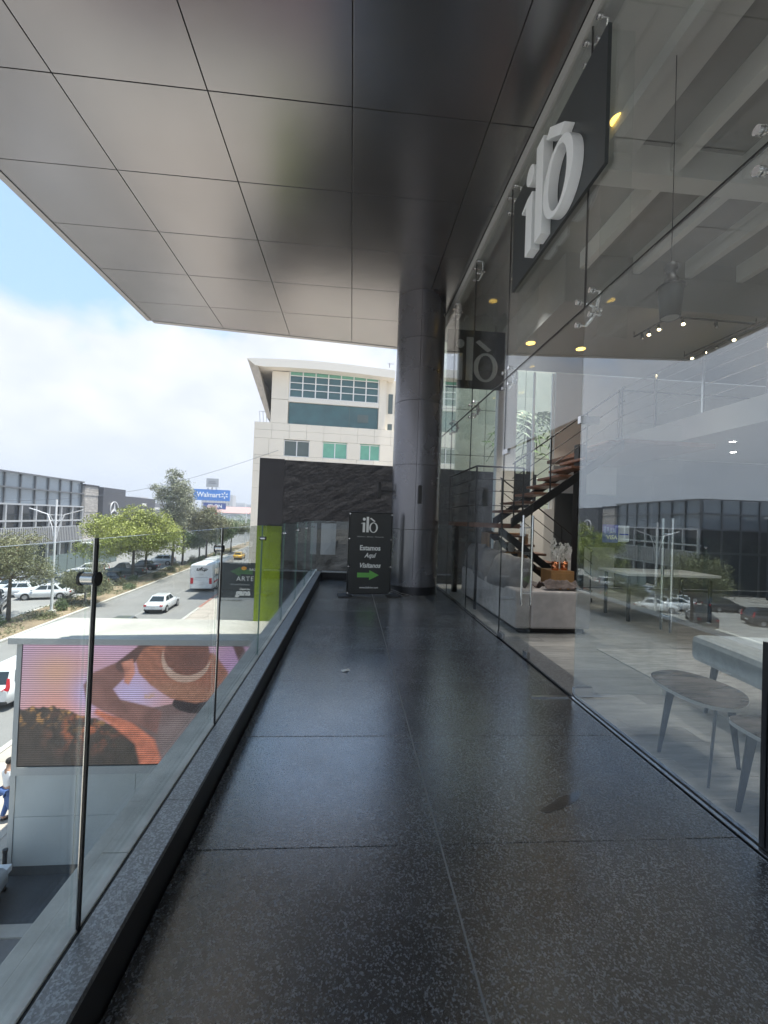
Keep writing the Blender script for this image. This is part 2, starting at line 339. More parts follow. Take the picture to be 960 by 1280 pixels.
# scrap of paper
b = MB(); b.add([(0, 0, .004), (.045, .006, .012), (.075, .03, .004), (.06, .05, .02), (.02, .045, .006), (-.012, .02, .014), (.03, .025, .022)], [(0, 1, 6), (1, 2, 6), (2, 3, 6), (3, 4, 6), (4, 5, 6), (5, 0, 6)])
o = b.build('paper_scrap', mat('paper', (.8, .8, .78), .8), label='small crumpled white paper scrap lying on the dark floor', cat='litter'); o.location = (-.03, 4.08, 0)
md = o.modifiers.new('thickness', 'SOLIDIFY'); md.thickness = .001
m_wet = granite('wet_stain', (.012, .013, .014), .10, 110, .06)
b = MB(); out = []
for k in range(26):
    t = 2 * pi * k / 26; r = 1 + .28 * mnoise.noise(Vector((cos(t) * 1.7, sin(t) * 1.7, 3)))
    x = .17 * r * cos(t); y = .028 * r * sin(t); a = radians(27); out.append((x * cos(a) - y * sin(a), x * sin(a) + y * cos(a), 0))
b.prism(out, (0, 0, .0006)); o = b.build('wet_patch', m_wet, label='small dark wet patch on the granite floor near the glass', cat='puddle'); o.location = (1.2, 2.2, .0008)

# ------------------------------------------------------------------ soffit (roof canopy)
cn = empty('canopy', label='large overhanging canopy clad in satin grey metal panels', cat='canopy')
H = 6.15
xs = [-5.05, -3.385, -1.76, -.165, 1.43, 1.96]
ys = [-2.77, -1.53, -.29, .95, 2.19, 3.43, 4.67, 5.92, 7.16, 8.41, 9.66]
def yfront(x): return 10.55 + (x + 5.18) * .093
bx('canopy_deck', m_blackmat, -5.0, 2.2, -4, 9.9, H + .035, H + .4, cn)
b = MB(); b.prism([(-5.0, 9.9, H + .03), (2.2, 9.9, H + .03), (2.2, yfront(2.2) - .06, H + .03), (-5.0, yfront(-5) - .06, H + .03)], (0, 0, .35)); b.build('canopy_deck', m_blackmat, cn)
def sof(x0, x1, y0, y1, k=None):
    g = .006
    pts = [(x0 + g, y0 + g), (x1 - g, y0 + g), (x1 - g, y1 - g), (x0 + g, y1 - g)] if k is None else [(x0 + g, y0 + g), (x1 - g, y0 + g), (x1 - g, yfront(x1)), (x0 + g, yfront(x0))]
    b = MB().prism([(p[0], p[1], H + random.uniform(-.001, .001)) for p in pts], (0, 0, .028)); b.build('soffit_panel', m_soffit, cn, bevel=.002)
for i in range(5):
    for j in range(len(ys) - 1): sof(xs[i], xs[i + 1], ys[j], ys[j + 1])
    sof(xs[i], xs[i + 1], 9.66, None, 1)
m_fascia = mat('fascia_metal', (.42, .42, .42), .35, .7)
MB().prism([(-5.17, -4, H - .012), (-5.056, -4, H - .012), (-5.056, yfront(-5.05), H - .012), (-5.17, yfront(-5.17) + .02, H - .012)], (0, 0, .75)).build('side_fascia', m_fascia, cn)
MB().prism([(-5.054, yfront(-5.05) + .004, H - .012), (2.2, yfront(2.2) + .004, H - .012), (2.2, yfront(2.2) + .12, H - .012), (-5.054, yfront(-5.05) + .12, H - .012)], (0, 0, .75)).build('front_fascia', m_fascia, cn)
# column
cl = empty('round_column', (1.335, 8.72, 0), label='thick round column clad in dark grey metal sheets', cat='column')
zz = [.16, 1.31, 2.62, 3.92, 5.2, 6.15]; Rc = .505
for i in range(len(zz) - 1):
    for h in range(2):
        a0 = radians(-99 + 180 * h) + .006; a1 = a0 + pi - .012; ring = []
        n = 32
        outer = [(Rc * cos(a0 + (a1 - a0) * k / n), Rc * sin(a0 + (a1 - a0) * k / n)) for k in range(n + 1)]; inner = [(x * .97, y * .97) for x, y in outer][::-1]
        poly = outer + inner; vs = [(x, y, zz[i] + .004) for x, y in poly] + [(x, y, zz[i + 1] - .004) for x, y in poly]; L = len(poly)
        fs = [(k, (k + 1) % L, L + (k + 1) % L, L + k) for k in range(L)]
        fs += [(k, k + 1, L - 2 - k, L - 1 - k) for k in range(n)] + [(L + k, L + L - 1 - k, L + L - 2 - k, L + k + 1) for k in range(n)]
        MB().add(vs, fs, False).build('cladding_sheet', m_colmetal, cl)
        kids_ = None
MB().cyl((0, 0, 0), (0, 0, 6.15), Rc * .965, 48).build('column_core', m_black, cl)
MB().cyl((0, 0, 0), (0, 0, .155), Rc * .985, 48).build('base_ring', m_darksteel, cl)
for (px_, py_, sc_) in ((-.0, -.5, 1), ):
    b = MB().box(-.035, .035, -.60, -.515, 1.83, 2.19); b.build('wall_lamp', m_black, cl, bevel=.006)
b = MB().box(-.80, -.73, -.06, .04, 1.93, 2.27).box(-.73, -.5, -.02, .02, 2.07, 2.11); b.build('side_lamp', m_black, cl, bevel=.004)
# power cable on the floor by the sign
b = MB(); pts = []
for k in range(40):
    t = k / 39; pts.append((.80 + .42 * t, 8.12 + .05 * sin(9 * t), .012 + .14 * max(0, (1 - t) ** 2 * .9) * (1 if t < .5 else 1) + .03 * sin(pi * t)))
b.tube(pts, .007, 6); pts2 = [(p[0] + .02, p[1] + .04, max(.01, p[2] - .05)) for p in pts]; b.tube(pts2, .007, 6)
b.build('power_cable', mat('cable_grey', (.12, .12, .12), .5), label='grey power cable looped on the floor between sign and column', cat='cable')

# ------------------------------------------------------------------ standing sign
sg = empty('floor_sign', (.385, 8.08, 0), radians(6), label='black standing banner sign reading Estamos Aqui Visitanos with green arrow', cat='sign')
m_banner = mat('banner_black', (.028, .030, .030), .42, var=(2, .15), bump=(3, .15, .02))
m_txt = mat('print_white', (.78, .8, .78), .6); m_green = mat('print_green', (.14, .42, .09), .6); m_fine = mat('print_grey', (.5, .52, .5), .6)
bx('banner', m_banner, -.405, .405, -.012, .012, .06, 1.60, sg)
b = MB()
for x in (-.42, .42): b.tube([(x, 0, .03), (x, 0, 1.62)], .012, 8)
b.tube([(-.43, 0, 1.61), (.43, 0, 1.61)], .012, 8).tube([(-.43, 0, .045), (.43, 0, .045)], .012, 8); b.build('sign_frame', m_black, sg)
for x in (-.43, .43): MB().box(x - .16 if x < 0 else x - .10, x + .10 if x < 0 else x + .16, -.16, .16, 0, .022).build('sign_foot', m_black, sg, bevel=.004)
for z in (.06, .57, 1.1, 1.58):
    for x in (-.41, .41): MB().box(x - .014, x + .014, -.018, .018, z - .012, z + .012).build('sign_clip', m_steel, sg)
fy = -.0135
def ST(x, z): return frame_T((x, fy, z), (1, 0, 0))
ilo_logo(.30, .001, m_txt, ST(-.16, 1.23), sg)
text('lettering', 'Mobiliario  |  Blancos  |  Decoración', m_fine, .034, sg, ST(0, 1.135), .0006, align='CENTER', sx=1.05)
text('lettering', 'Estamos', m_txt, .135, sg, ST(0, .885), .0006, bold=.0035, align='CENTER', sx=.9)
text('lettering', 'Aquí', m_txt, .125, sg, ST(0, .745), .0006, shear=.3, bold=.003, align='CENTER', sx=.88)
text('lettering', 'Visítanos', m_txt, .128, sg, ST(0, .55), .0006, shear=.3, bold=.003, align='CENTER', sx=.9)
MB().prism([(x, fy, z) for x, z in [(-.235, .36), (.0, .36), (.0, .31), (.19, .405), (.0, .5), (.0, .45), (-.235, .45)]], (0, -.0008, 0)).build('arrow', m_green, sg)
text('lettering', 'www.iloliving.com', m_txt, .05, sg, ST(0, .15), .0006, bold=.001, align='CENTER')

# ------------------------------------------------------------------ storefront
sf = empty('glass_storefront', (0, 0, 0), label='tall frameless glass shopfront with spider fittings and double doors', cat='shopfront')
joints = [-2.9, -.9, .1, 1.83, 3.53, 5.40, 7.02, 8.45, 9.95]
for i in range(len(joints) - 1):
    y0, y1 = joints[i] + .004, joints[i + 1] - .004
    if joints[i] == 3.53: bx('glass_panel', m_glassclear, 1.994, 2.006, y0, y1, 2.47, 3.435, sf)
    else: bx('glass_panel', m_glassclear if y0 > 3.6 else m_glass, 1.994, 2.006, y0, y1, .02, 3.435, sf)
    bx('glass_panel', m_glassup, 1.994, 2.006, y0, y1, 3.445, 6.0, sf)
bx('lintel', m_plaster, 1.965, 2.16, -3, 10.1, 6.0, 6.148, sf)
b = MB(); 
for a, c in ((-2.9, 3.53), (5.40, 9.95)):
    b.box(1.965, 1.985, a, c, .0, .012); b.box(2.015, 2.03, a, c, -.0, .014)
b.build('floor_channel', m_steel, sf)
b = MB()
for a, c in ((-2.9, 3.53), (5.40, 9.95)): b.box(1.985, 2.015, a, c, -.005, .010)
b.build('gasket', m_black, sf)
b = MB().box(1.99, 2.01, -2.9, 9.95, 3.4355, 3.4445)
for y in joints[1:-1]: b.box(1.992, 2.008, y - .0035, y + .0035, 3.446, 6.0)
for y in (1.83, 5.40, 7.02, 8.45): b.box(1.992, 2.008, y - .0035, y + .0035, .02, 3.434)
b.build('silicone_joint', m_black, sf)
def spider(y, z, updown=(1, -1)):
    b = MB()
    for sy in (-1, 1):
        for sz in updown:
            q = (2.05, y + sy * .105, z + sz * .105)
            b.cyl((1.975, q[1], q[2]), (1.994, q[1], q[2]), .024, 16); b.cyl((2.006, q[1], q[2]), (2.02, q[1], q[2]), .024, 16); b.cyl((2.02, q[1], q[2]), (2.075, q[1], q[2]), .009, 8)
            b.tube([(2.075, q[1], q[2]), (2.10, y + sy * .05, z + sz * .06), (2.11, y, z)], [.014, .016, .022], 8)
    b.cyl((2.08, y, z), (2.15, y, z), .026, 12); b.build('spider_fitting', m_chrome, sf)
for y in joints[2:-1]: spider(y, 3.44); spider(y, 5.86, (1, -1))
for y in joints[1:-1]:
    bx('glass_fin', m_glassup, 2.12, 2.40, y - .006, y + .006, 3.2, 6.0, sf)
MB().box(1.992, 2.008, 1.80, 1.86, 0, .98).build('black_post', m_black, sf)
# doors: far leaf shut, near leaf swung inwards
def door_leaf(T, w, label):
    d = MB().box(0, w, -.006, .006, .018, 2.45, T).build('door_leaf', m_glassclear, sf, label=label)
    for q in ((.0, .17, -.02, .02, .012, .085), (w - .11, w, -.02, .02, .012, .085), (-.02, .16, -.022, .022, 2.41, 2.475)): MB().box(*q, T).build('patch_fitting', m_steel, d)
    b = MB()
    for s in (-1, 1):
        a = [T @ Vector((w - .11, s * .055, .585)), T @ Vector((w - .11, s * .055, 1.60))]; b.tube(a, .0125, 12)
    for z in (.72, 1.46): b.tube([T @ Vector((w - .11, -.055, z)), T @ Vector((w - .11, .055, z))], .008, 8)
    b.build('pull_handle', m_chrome, d)
    return d
T1 = Matrix.Translation((2.0, 5.395, 0)) @ Matrix.Rotation(radians(-90), 4, 'Z')
d1 = door_leaf(T1, .925, 'closed glass door leaf with small white o mark')
T2 = Matrix.Translation((2.0, 3.535, 0)) @ Matrix.Rotation(radians(1.5), 4, 'Z')
d2 = door_leaf(T2, .97, 'glass door leaf standing open inwards with card stickers')
# card stickers on the open leaf
m_blue = mat('card_blue', (.03, .07, .5), .4); m_cw = mat('card_white', (.72, .78, .8), .4)
st = MB().box(.225, .372, -.0075, -.0062, 1.365, 1.525, T2).build('card_sticker', m_blue, d2)
MB().box(.374, .478, -.0075, -.0062, 1.375, 1.52, T2).build('card_sticker', m_cw, d2)
MB().box(.385, .47, -.0084, -.0076, 1.435, 1.447, T2).build('card_stripe', m_blue, d2)
text('lettering', 'VISA', m_txt, .052, d2, T2 @ frame_T((.262, -.0086, 1.395), (1, 0, 0)), .0003, bold=.0012)
b = MB(); m_lb = mat('card_light_blue', (.2, .35, .75), .4)
for k in range(4):
    b.box(.235 + .03 * k, .256 + .03 * k, -.0084, -.0076, 1.455 + .004 * (k % 2), 1.51 - .006 * k, T2)
b.build('card_marks', m_lb, d2)
# o mark on the shut leaf
Tm = frame_T((1.992, 4.78, 1.36), (0, -1, 0)); ilo_logo(.16, .0008, m_lettergrey, Tm, d1)
bx('threshold', m_granite2, 2.008, 2.27, 3.53, 5.40, -.02, .003, sf)
MB().box(1.62, 1.95, 3.515, 3.535, .001, .012).build('door_stop_bar', m_steel, sf)
# sign board with raised letters
sb = empty('shop_sign', label='white raised ilo letters on charcoal board high on the shopfront', cat='sign')
bx('sign_board', m_boardgrey, 1.955, 1.988, 3.22, 5.2, 4.485, 5.66, sb)
ilo_logo(1.04, .105, m_letter, frame_T((1.954, 4.56, 4.53), (0, -1, 0)), sb, bevel=.004)
hs = empty('hanging_sign', label='grey ilo letters on dark board hanging inside behind the column', cat='sign')
bx('sign_board', m_boardgrey, 2.06, 3.42, 9.42, 9.47, 4.60, 5.95, hs)
ilo_logo(1.0, .02, m_lettergrey, frame_T((2.27, 9.418, 4.78), (1, 0, 0)), hs)
MB().tube([(2.3, 9.44, 5.95), (2.3, 9.44, 6.1)], .01, 6).tube([(3.2, 9.44, 5.95), (3.2, 9.44, 6.1)], .01, 6).build('hanger', m_darksteel, hs)

# ------------------------------------------------------------------ showroom interior
m_plank = mat('floor_plank_grey', (.33, .32, .30), .42, var=(3, .3, (1, 7, 1)))
m_plank2 = mat('floor_plank_pale', (.38, .37, .345), .42, var=(3, .2, (1, 7, 1)))
m_plank3 = mat('floor_plank_taupe', (.29, .28, .262), .42, var=(3, .25, (1, 7, 1)))
fl = empty('showroom_floor', kind='structure')
bx('floor_slab_base', m_grout_dark, 2.0, 12, -6, 10.0, -.4, -.008, fl)
pm = [MB().box(.0015, 1.1985, .0015, .1985, -.0075, 0).mesh('floor_plank', m) for m in (m_plank, m_plank2, m_plank3)]
n = 0
for j in range(46):
    y = .6 + .2 * j; off = [0, -.43, -.8][j % 3] - random.uniform(0, .1)
    for i in range(-1, 6):
        x = 2.235 + off + 1.2 * i
        if x + 1.2 < 2.045: continue
        if x < 2.04:
            w = x + 1.2 - 2.04
            if w < .01: continue
            bx('floor_plank', random.choice((m_plank, m_plank2, m_plank3)), 2.04, x + 1.1985, y + .0015, y + .1985, -.0075, random.uniform(-.0004, .0004), fl); n += 1; continue
        if n > 290: continue
        link('floor_plank', random.choice(pm), fl, (x, y, random.uniform(-.0004, .0004))); n += 1
b = MB().box(2.04, 12, -6, .598, -.0075, -.001); b.build('floor_rest', m_plank, fl)
sh = empty('showroom', label='double height furniture showroom with pale ceiling beams and mezzanine', cat='building')
m_ceil = mat('ceiling_grey', (.27, .27, .26), .8, var=(.8, .08)); m_beam = mat('beam_grey', (.58, .585, .56), .7, var=(1, .06))
bx('ceiling', m_ceil, 2.16, 12, -6, 10.6, 6.15, 6.4, sh)
bx('roof', m_concrete2, 2.2, 12.2, -6, 10.8, 6.56, 7.5, sh)
for k in range(9):
    bx('joist', m_beam, 2.75 + .95 * k, 2.87 + .95 * k, -5, 4.72, 5.86, 6.149, sh)
    if k > 0: bx('joist', m_beam, 2.75 + .95 * k, 2.87 + .95 * k, 4.96, 6.73, 5.86, 6.149, sh)
bx('cross_beam', m_beam, 2.17, 11.9, 4.722, 4.958, 5.80, 6.148, sh)
bx('bulkhead', m_ceil, 3.46, 11.9, 6.75, 9.95, 5.3, 6.147, sh)
bx('pier', m_plaster, 2.45, 2.75, 9.6, 9.9, 0, 6.14, None) if False else None
# rear wall: white with a tall window, then glass behind the hanging sign
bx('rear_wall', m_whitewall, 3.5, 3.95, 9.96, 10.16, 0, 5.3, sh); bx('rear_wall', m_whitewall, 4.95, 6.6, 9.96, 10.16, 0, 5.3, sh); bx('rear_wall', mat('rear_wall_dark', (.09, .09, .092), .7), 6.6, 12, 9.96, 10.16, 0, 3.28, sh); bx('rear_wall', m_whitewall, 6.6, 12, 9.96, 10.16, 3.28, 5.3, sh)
bx('rear_wall', m_whitewall, 3.95, 4.95, 9.96, 10.16, 0, 1.9, sh)
rw = bx('rear_window', m_glassleft, 3.95, 4.95, 10.05, 10.062, 1.9, 5.3, sh)
MB().box(3.95, 4.0, 10.03, 10.09, 1.9, 5.3).box(4.42, 4.46, 10.03, 10.09, 1.9, 5.3).box(4.9, 4.95, 10.03, 10.09, 1.9, 5.3).build('window_frame', m_white, rw)
bx('rear_glass', m_glassleft, 2.02, 3.49, 10.0, 10.012, 0, 6.1, sh)
bx('side_wall', mat('side_wall_taupe', (.16, .155, .15), .7, var=(1, .15)), 10.8, 11.0, -6, 9.9, 0, 6.14, sh); bx('near_wall', m_whitewall, 2.2, 11, -6.2, -6, 0, 6.14, sh)
bx('wall_panel', mat('wall_dark_panel', (.05, .055, .06), .5), 5.0, 8.5, 9.90, 9.955, 1.0, 2.3, sh)
mz = bx('mezzanine_slab', mat('slab_grey_white', (.42, .43, .43), .8, var=(1, .05)), 6.5, 10.78, -6, 9.9, 3.28, 3.72, sh)
b = MB()
for y in [9.85 - 1.25 * k for k in range(11)]: b.box(6.52, 6.56, y - .02, y + .02, 3.725, 4.9)
b.box(6.515, 6.565, -4, 9.87, 4.9, 4.94); b.build('mezzanine_rail', m_steel, mz)
b = MB()
for z in (4.0, 4.25, 4.5, 4.72): b.tube([(6.54, -4, z), (6.54, 9.87, z)], .006, 6)
b.tube([(6.54, 9.85, 4.92), (10.7, 9.85, 4.92)], .02, 6); b.build('rail_wire', m_steel, mz)
m_dl = mat('downlight_warm', (1, .8, .4), .5, emis=((1, .62, .10), 3.2)); m_dlw = mat('downlight_white', (1, .9, .8), .5, emis=((1, .85, .6), 9)); m_dlc = mat('downlight_cool', (1, 1, 1), .5, emis=((1, .96, .9), 12))
def downlight(x, y, z, r, m):
    d = MB().cyl((x, y, z - .012), (x, y, z + .002), r * 1.18, 24).build('downlight', m_white, sh); MB().cyl((x, y, z - .016), (x, y, z - .0125), r, 24).build('lamp_disc', m, d)
MB().box(2.17, 3.25, 2.9, 4.718, 6.02, 6.1485).build('ceiling_box', m_beam, sh)
downlight(2.78, 4.33, 6.02, .085, m_dl)
downlight(3.60, 8.40, 5.3, .09, m_dl); downlight(4.75, 8.50, 5.3, .09, m_dl)
for (x, y) in [(7.2, 9.0), (7.4, 7.6), (7.5, 6.2), (8.4, 8.6), (8.6, 7.0), (8.8, 5.4), (7.1, 4.6), (9.6, 7.6)]: downlight(x, y, 3.28, .05, m_dlc)
for (x, y) in [(2.9, 2.2), (2.9, .2), (5.1, 3.6), (5.1, 1.4), (5.1, -1.0), (2.9, -2.0)]: downlight(x, y, 6.148, .085, m_dl)  # downlights outside the view, added to brighten the showroom
def lamp(x, y, z, e, col, sz=.16):
    l = bpy.data.lights.new('lamp', 'SPOT'); l.shadow_soft_size = .02; l.energy = e * 3; l.color = col; l.spot_size = radians(80); l.spot_blend = .7
    o = bpy.data.objects.new('lamp', l); COL.objects.link(o); o.location = (x, y, z)
WARM, COOL = (1, .9, .76), (1, .98, .95)
for (x, y, z) in [(2.78, 4.33, 5.99), (2.9, 2.2, 6.12), (2.9, .2, 6.12), (5.1, 3.6, 6.12), (5.1, 1.4, 6.12), (5.1, -1.0, 6.12), (2.9, -2.0, 6.12)]: lamp(x, y, z, 40, COOL)  # first belongs to the seen downlight, the rest to added ones out of view
for (x, y) in [(3.60, 8.40), (4.75, 8.50)]: lamp(x, y, 5.27, 60, WARM)
for (x, y) in [(7.2, 9.0), (7.5, 6.2)]: lamp(x, y, 3.25, 2, COOL)
lamp(2.78, 5.6, 6.12, 30, COOL); lamp(2.95, 7.6, 6.12, 30, COOL)  # two added spots to brighten the sofa
for (x, y) in [(2.78, 5.6), (2.95, 7.6)]: downlight(x, y, 6.148, .085, m_dl)  # made-up fixtures for the added sofa spots
for (x, y) in [(5.37, 7.03), (5.62, 6.78), (6.98, 7.2), (6.95, 7.8)]: lamp(x, y, 5.02, 5, WARM, .06)
# track lights
tk = empty('track_light', label='black rectangular track with small spotlights under the shop ceiling', cat='lamp')
tp = [(5.31, 7.6, 5.2), (5.40, 6.78, 5.2), (7.02, 6.80, 5.2), (6.92, 8.28, 5.2)]
b = MB()
for i in range(3): b.tube([tp[i], tp[i + 1]], .02, 4)
for p in tp: b.tube([p, (p[0], p[1], 5.3)], .008, 6)
b.build('track', m_black, tk)
m_spot = mat('spot_warm', (1, .9, .7), .5, emis=((1, .78, .42), 14))
for (x, y, on_) in [(5.33, 7.4, 0), (5.345, 7.25, 1), (5.37, 7.03, 1), (5.62, 6.78, 1), (6.25, 6.79, 0), (6.98, 7.2, 1), (6.965, 7.55, 0), (6.95, 7.8, 1), (6.93, 8.1, 1)]:
    s = MB().cyl((x, y, 5.19), (x, y, 5.15), .008, 6).cyl((x, y, 5.155), (x - .02, y - .035, 5.07), .028, 12).build('spotlight', m_black, tk)
    MB().ell((x - .022, y - .04, 5.062), (.026, .026, .02), 10, 6).build('bulb', m_spot if on_ else m_steel, s)
# pendant
pd = empty('pendant_lamp', (2.82, 3.55, 0), label='dark bucket shaped pendant lamp hanging on a thin cord', cat='lamp')
MB().tube([(0, 0, 3.93), (0, 0, 6.1)], .004, 6).build('cord', m_black, pd)
MB().cyl((0, 0, 6.09), (0, 0, 6.149), .05, 16).build('ceiling_rose', m_black, pd)
b = MB(); pr = [(.03, 3.93), (.055, 3.91), (.055, 3.86), (.04, 3.85), (.04, 3.80), (.06, 3.78), (.06, 3.72), (.045, 3.71)]
b.loft([[(r * cos(2 * pi * k / 16), r * sin(2 * pi * k / 16), z) for k in range(16)] for r, z in pr]).build('lamp_cap', m_black, pd)
m_shade = mat('shade_slate', (.012, .019, .021), .45)
b = MB(); b.loft([[(r * cos(2 * pi * k / 24), r * sin(2 * pi * k / 24), z) for k in range(24)] for r, z in [(.10, 3.70), (.105, 3.69), (.08, 3.42), (.074, 3.42), (.098, 3.68)]], caps=False).build('shade', m_shade, pd)
MB().cyl((0, 0, 3.425), (0, 0, 3.435), .072, 20).build('diffuser', m_ceil, pd)
MB().loft([[(r * cos(2 * pi * k / 24), r * sin(2 * pi * k / 24), z) for k in range(24)] for r, z in [(.02, 3.715), (.118, 3.705), (.118, 3.70), (.02, 3.70)]]).build('shade_rim', m_darksteel, pd)
# staircase: lower flight from right rising left to a landing, upper flight rising right
sc = empty('staircase', label='dark steel staircase with brown timber treads behind the sofa', cat='staircase')
def flight(x0, z0, x1, z1, y0, y1, n, rail_y):
    for k in range(n):
        t = (k + .5) / n; x = x0 + (x1 - x0) * t; z = z0 + (z1 - z0) * (k + 1) / n
        bx('tread', m_tread, x - .15, x + .15, y0 + .03, y1 - .03, z - .045, z, sc, bevel=.004)
    for y in (y0, y1):
        d = Vector((x1 - x0, 0, z1 - z0)); up = Vector((0, 0, .13))
        MB().prism([Vector((x0, y - .02, z0)) - up * 1.2, Vector((x1, y - .02, z1)) - up * 1.2, Vector((x1, y - .02, z1)) + up * .1, Vector((x0, y - .02, z0)) + up * .1], (0, .04, 0)).build('stringer', m_black, sc)
    b = MB()
    for h in (.45, .7, .95): b.tube([(x0, rail_y, z0 + h), (x1, rail_y, z1 + h)], .014 if h > .9 else .008, 6)
    for t in (0.02, .34, .66, .98):
        x = x0 + (x1 - x0) * t; z = z0 + (z1 - z0) * t; b.tube([(x, rail_y, z - .05), (x, rail_y, z + .97)], .014, 6)
    b.build('hand_rail', m_black, sc)
flight(4.85, 0.05, 2.9, 1.45, 8.0, 8.95, 8, 8.0)
flight(2.75, 1.58, 4.75, 3.05, 7.0, 7.92, 9, 7.0)
bx('landing', m_tread, 2.1, 2.95, 7.0, 8.95, 1.42, 1.50, sc)
b = MB()
for x, y in ((2.12, 7.0), (2.12, 8.9), (2.95, 7.0)): b.tube([(x, y, 1.5), (x, y, 2.47)], .018, 6)
for h in (.3, .55, .75, .97): b.tube([(2.95, 7.0, 1.5 + h), (2.12, 7.0, 1.5 + h), (2.12, 8.9, 1.5 + h)], .008 if h < .9 else .016, 6)
b.build('landing_rail', m_black, sc)
MB().box(2.16, 2.2, 7.05, 7.09, 0, 1.42).box(2.2, 2.3, 8.75, 8.85, 0, 1.42).build('landing_post', m_black, sc)
bx('steel_column', m_black, 4.10, 4.26, 7.3, 7.46, 0, 3.0, sc)
bx('upper_landing', m_tread, 4.75, 6.5, 7.0, 9.9, 3.0, 3.08, sc)
# sofa seen from behind
so_ = empty('sofa', (0, 0, 0), label='grey velvet sofa with its back against the shop window', cat='sofa')
bx('sofa_back', m_fabric, 2.28, 2.50, 5.55, 8.35, .07, .60, so_, bevel=.03)
bx('sofa_arm', m_fabric, 2.503, 3.36, 5.55, 5.80, .07, .585, so_, bevel=.03)
bx('sofa_arm', m_fabric, 2.503, 3.36, 8.10, 8.35, .07, .585, so_, bevel=.03)
bx('seat_cushion', m_fabric, 2.503, 3.38, 5.803, 6.95, .2, .47, so_, bevel=.04); bx('seat_cushion', m_fabric, 2.503, 3.38, 6.953, 8.097, .2, .47, so_, bevel=.04)
bx('plinth', m_black, 2.36, 3.3, 5.62, 8.28, 0, .068, so_)
def cushion(name, c, size, rot, m, label, group=None):
    nx = 12; b = MB(); top = []; vs = []
    for sgn in (1, -1):
        for i in range(nx + 1):
            for j in range(nx + 1):
                u = i / nx * 2 - 1; v = j / nx * 2 - 1; e = (1 - abs(u) ** 3.2) * (1 - abs(v) ** 3.2); pin = 1 - .10 * (1 - (abs(u) * abs(v)) ** .5) * 0
                wr = .05 * mnoise.noise(Vector((u * 2.2 + c[0], v * 2.2 + c[1], sgn)))
                vs.append((u * size[0] / 2 * (1 - .05 * (1 - v * v)), v * size[1] / 2 * (1 - .05 * (1 - u * u)), sgn * (size[2] / 2) * (e ** .5 + .02) * (1 + wr * 3)))
    fs = []; N_ = (nx + 1) ** 2
    for i in range(nx):
        for j in range(nx):
            a = i * (nx + 1) + j; fs.append((a, a + 1, a + nx + 2, a + nx + 1)); fs.append((N_ + a, N_ + a + nx + 1, N_ + a + nx + 2, N_ + a + 1))
    edge = [i * (nx + 1) for i in range(nx + 1)] + [nx * (nx + 1) + j for j in range(1, nx + 1)] + [i * (nx + 1) + nx for i in range(nx - 1, -1, -1)] + [j for j in range(nx - 1, 0, -1)]
    for k in range(len(edge)): a, b2 = edge[k], edge[(k + 1) % len(edge)]; fs.append((a, b2, N_ + b2, N_ + a))
    b.add(vs, fs, True); o = b.build(name, m, label=label, cat='cushion', group=group); o.location = c; o.rotation_euler = rot; return o
cushion('cushion', (2.50, 6.25, .66), (.98, .26, .62 * 0 + .5), (0, radians(72), radians(-4)), m_fabric2, 'large grey cushion on the sofa back nearest the doors')
cushion('cushion', (2.52, 7.15, .68), (.98, .28, .5), (0, radians(70), radians(5)), m_fabric2, 'plump middle cushion leaning over the sofa back')
for o in bpy.data.objects:
    if o.name.startswith('cushion'): o.scale = (.55, .95, .9)
# override with properly sized pillows
for o in [o for o in bpy.data.objects if o.name.startswith('cushion')]: bpy.data.objects.remove(o)
cushion('cushion', (2.46, 6.30, .73), (.60, 1.12, .36), (0, radians(-68), radians(3)), m_fabric2, 'long slumped grey cushion on the sofa back nearest the doors')
cushion('cushion', (2.45, 7.28, .76), (.62, .9, .38), (0, radians(-70), radians(-4)), m_fabric2, 'plump grey cushion in the middle of the sofa back')
cushion('cushion', (2.46, 8.0, .82), (.58, .6, .32), (0, radians(-74), radians(4)), m_fabric2, 'smaller grey cushion at the far end of the sofa')
b = MB(); nn = 26; vs = []; fs = []
for i in range(nn + 1):
    for j in range(nn + 1):
        u, v = i / nn, j / nn; x = 2.75 + .5 * u; y = 5.62 + .5 * v
        vs.append((x, y, .60 + .10 * max(0, 1 - abs(v - .3) * 2.5) + .05 * mnoise.noise(Vector((u * 5, v * 5, 1))) + .02 * mnoise.noise(Vector((u * 14, v * 14, 1)))))
for i in range(nn):
    for j in range(nn): a = i * (nn + 1) + j; fs.append((a, a + 1, a + nn + 2, a + nn + 1))
b.add(vs, fs, True); o = b.build('throw_blanket', mat('throw_brown', (.14, .11, .10), .95, var=(14, .5), bump=(30, .5, .01)), label='rumpled brown knitted throw on the sofa arm', cat='blanket'); md = o.modifiers.new('thickness', 'SOLIDIFY'); md.thickness = .012
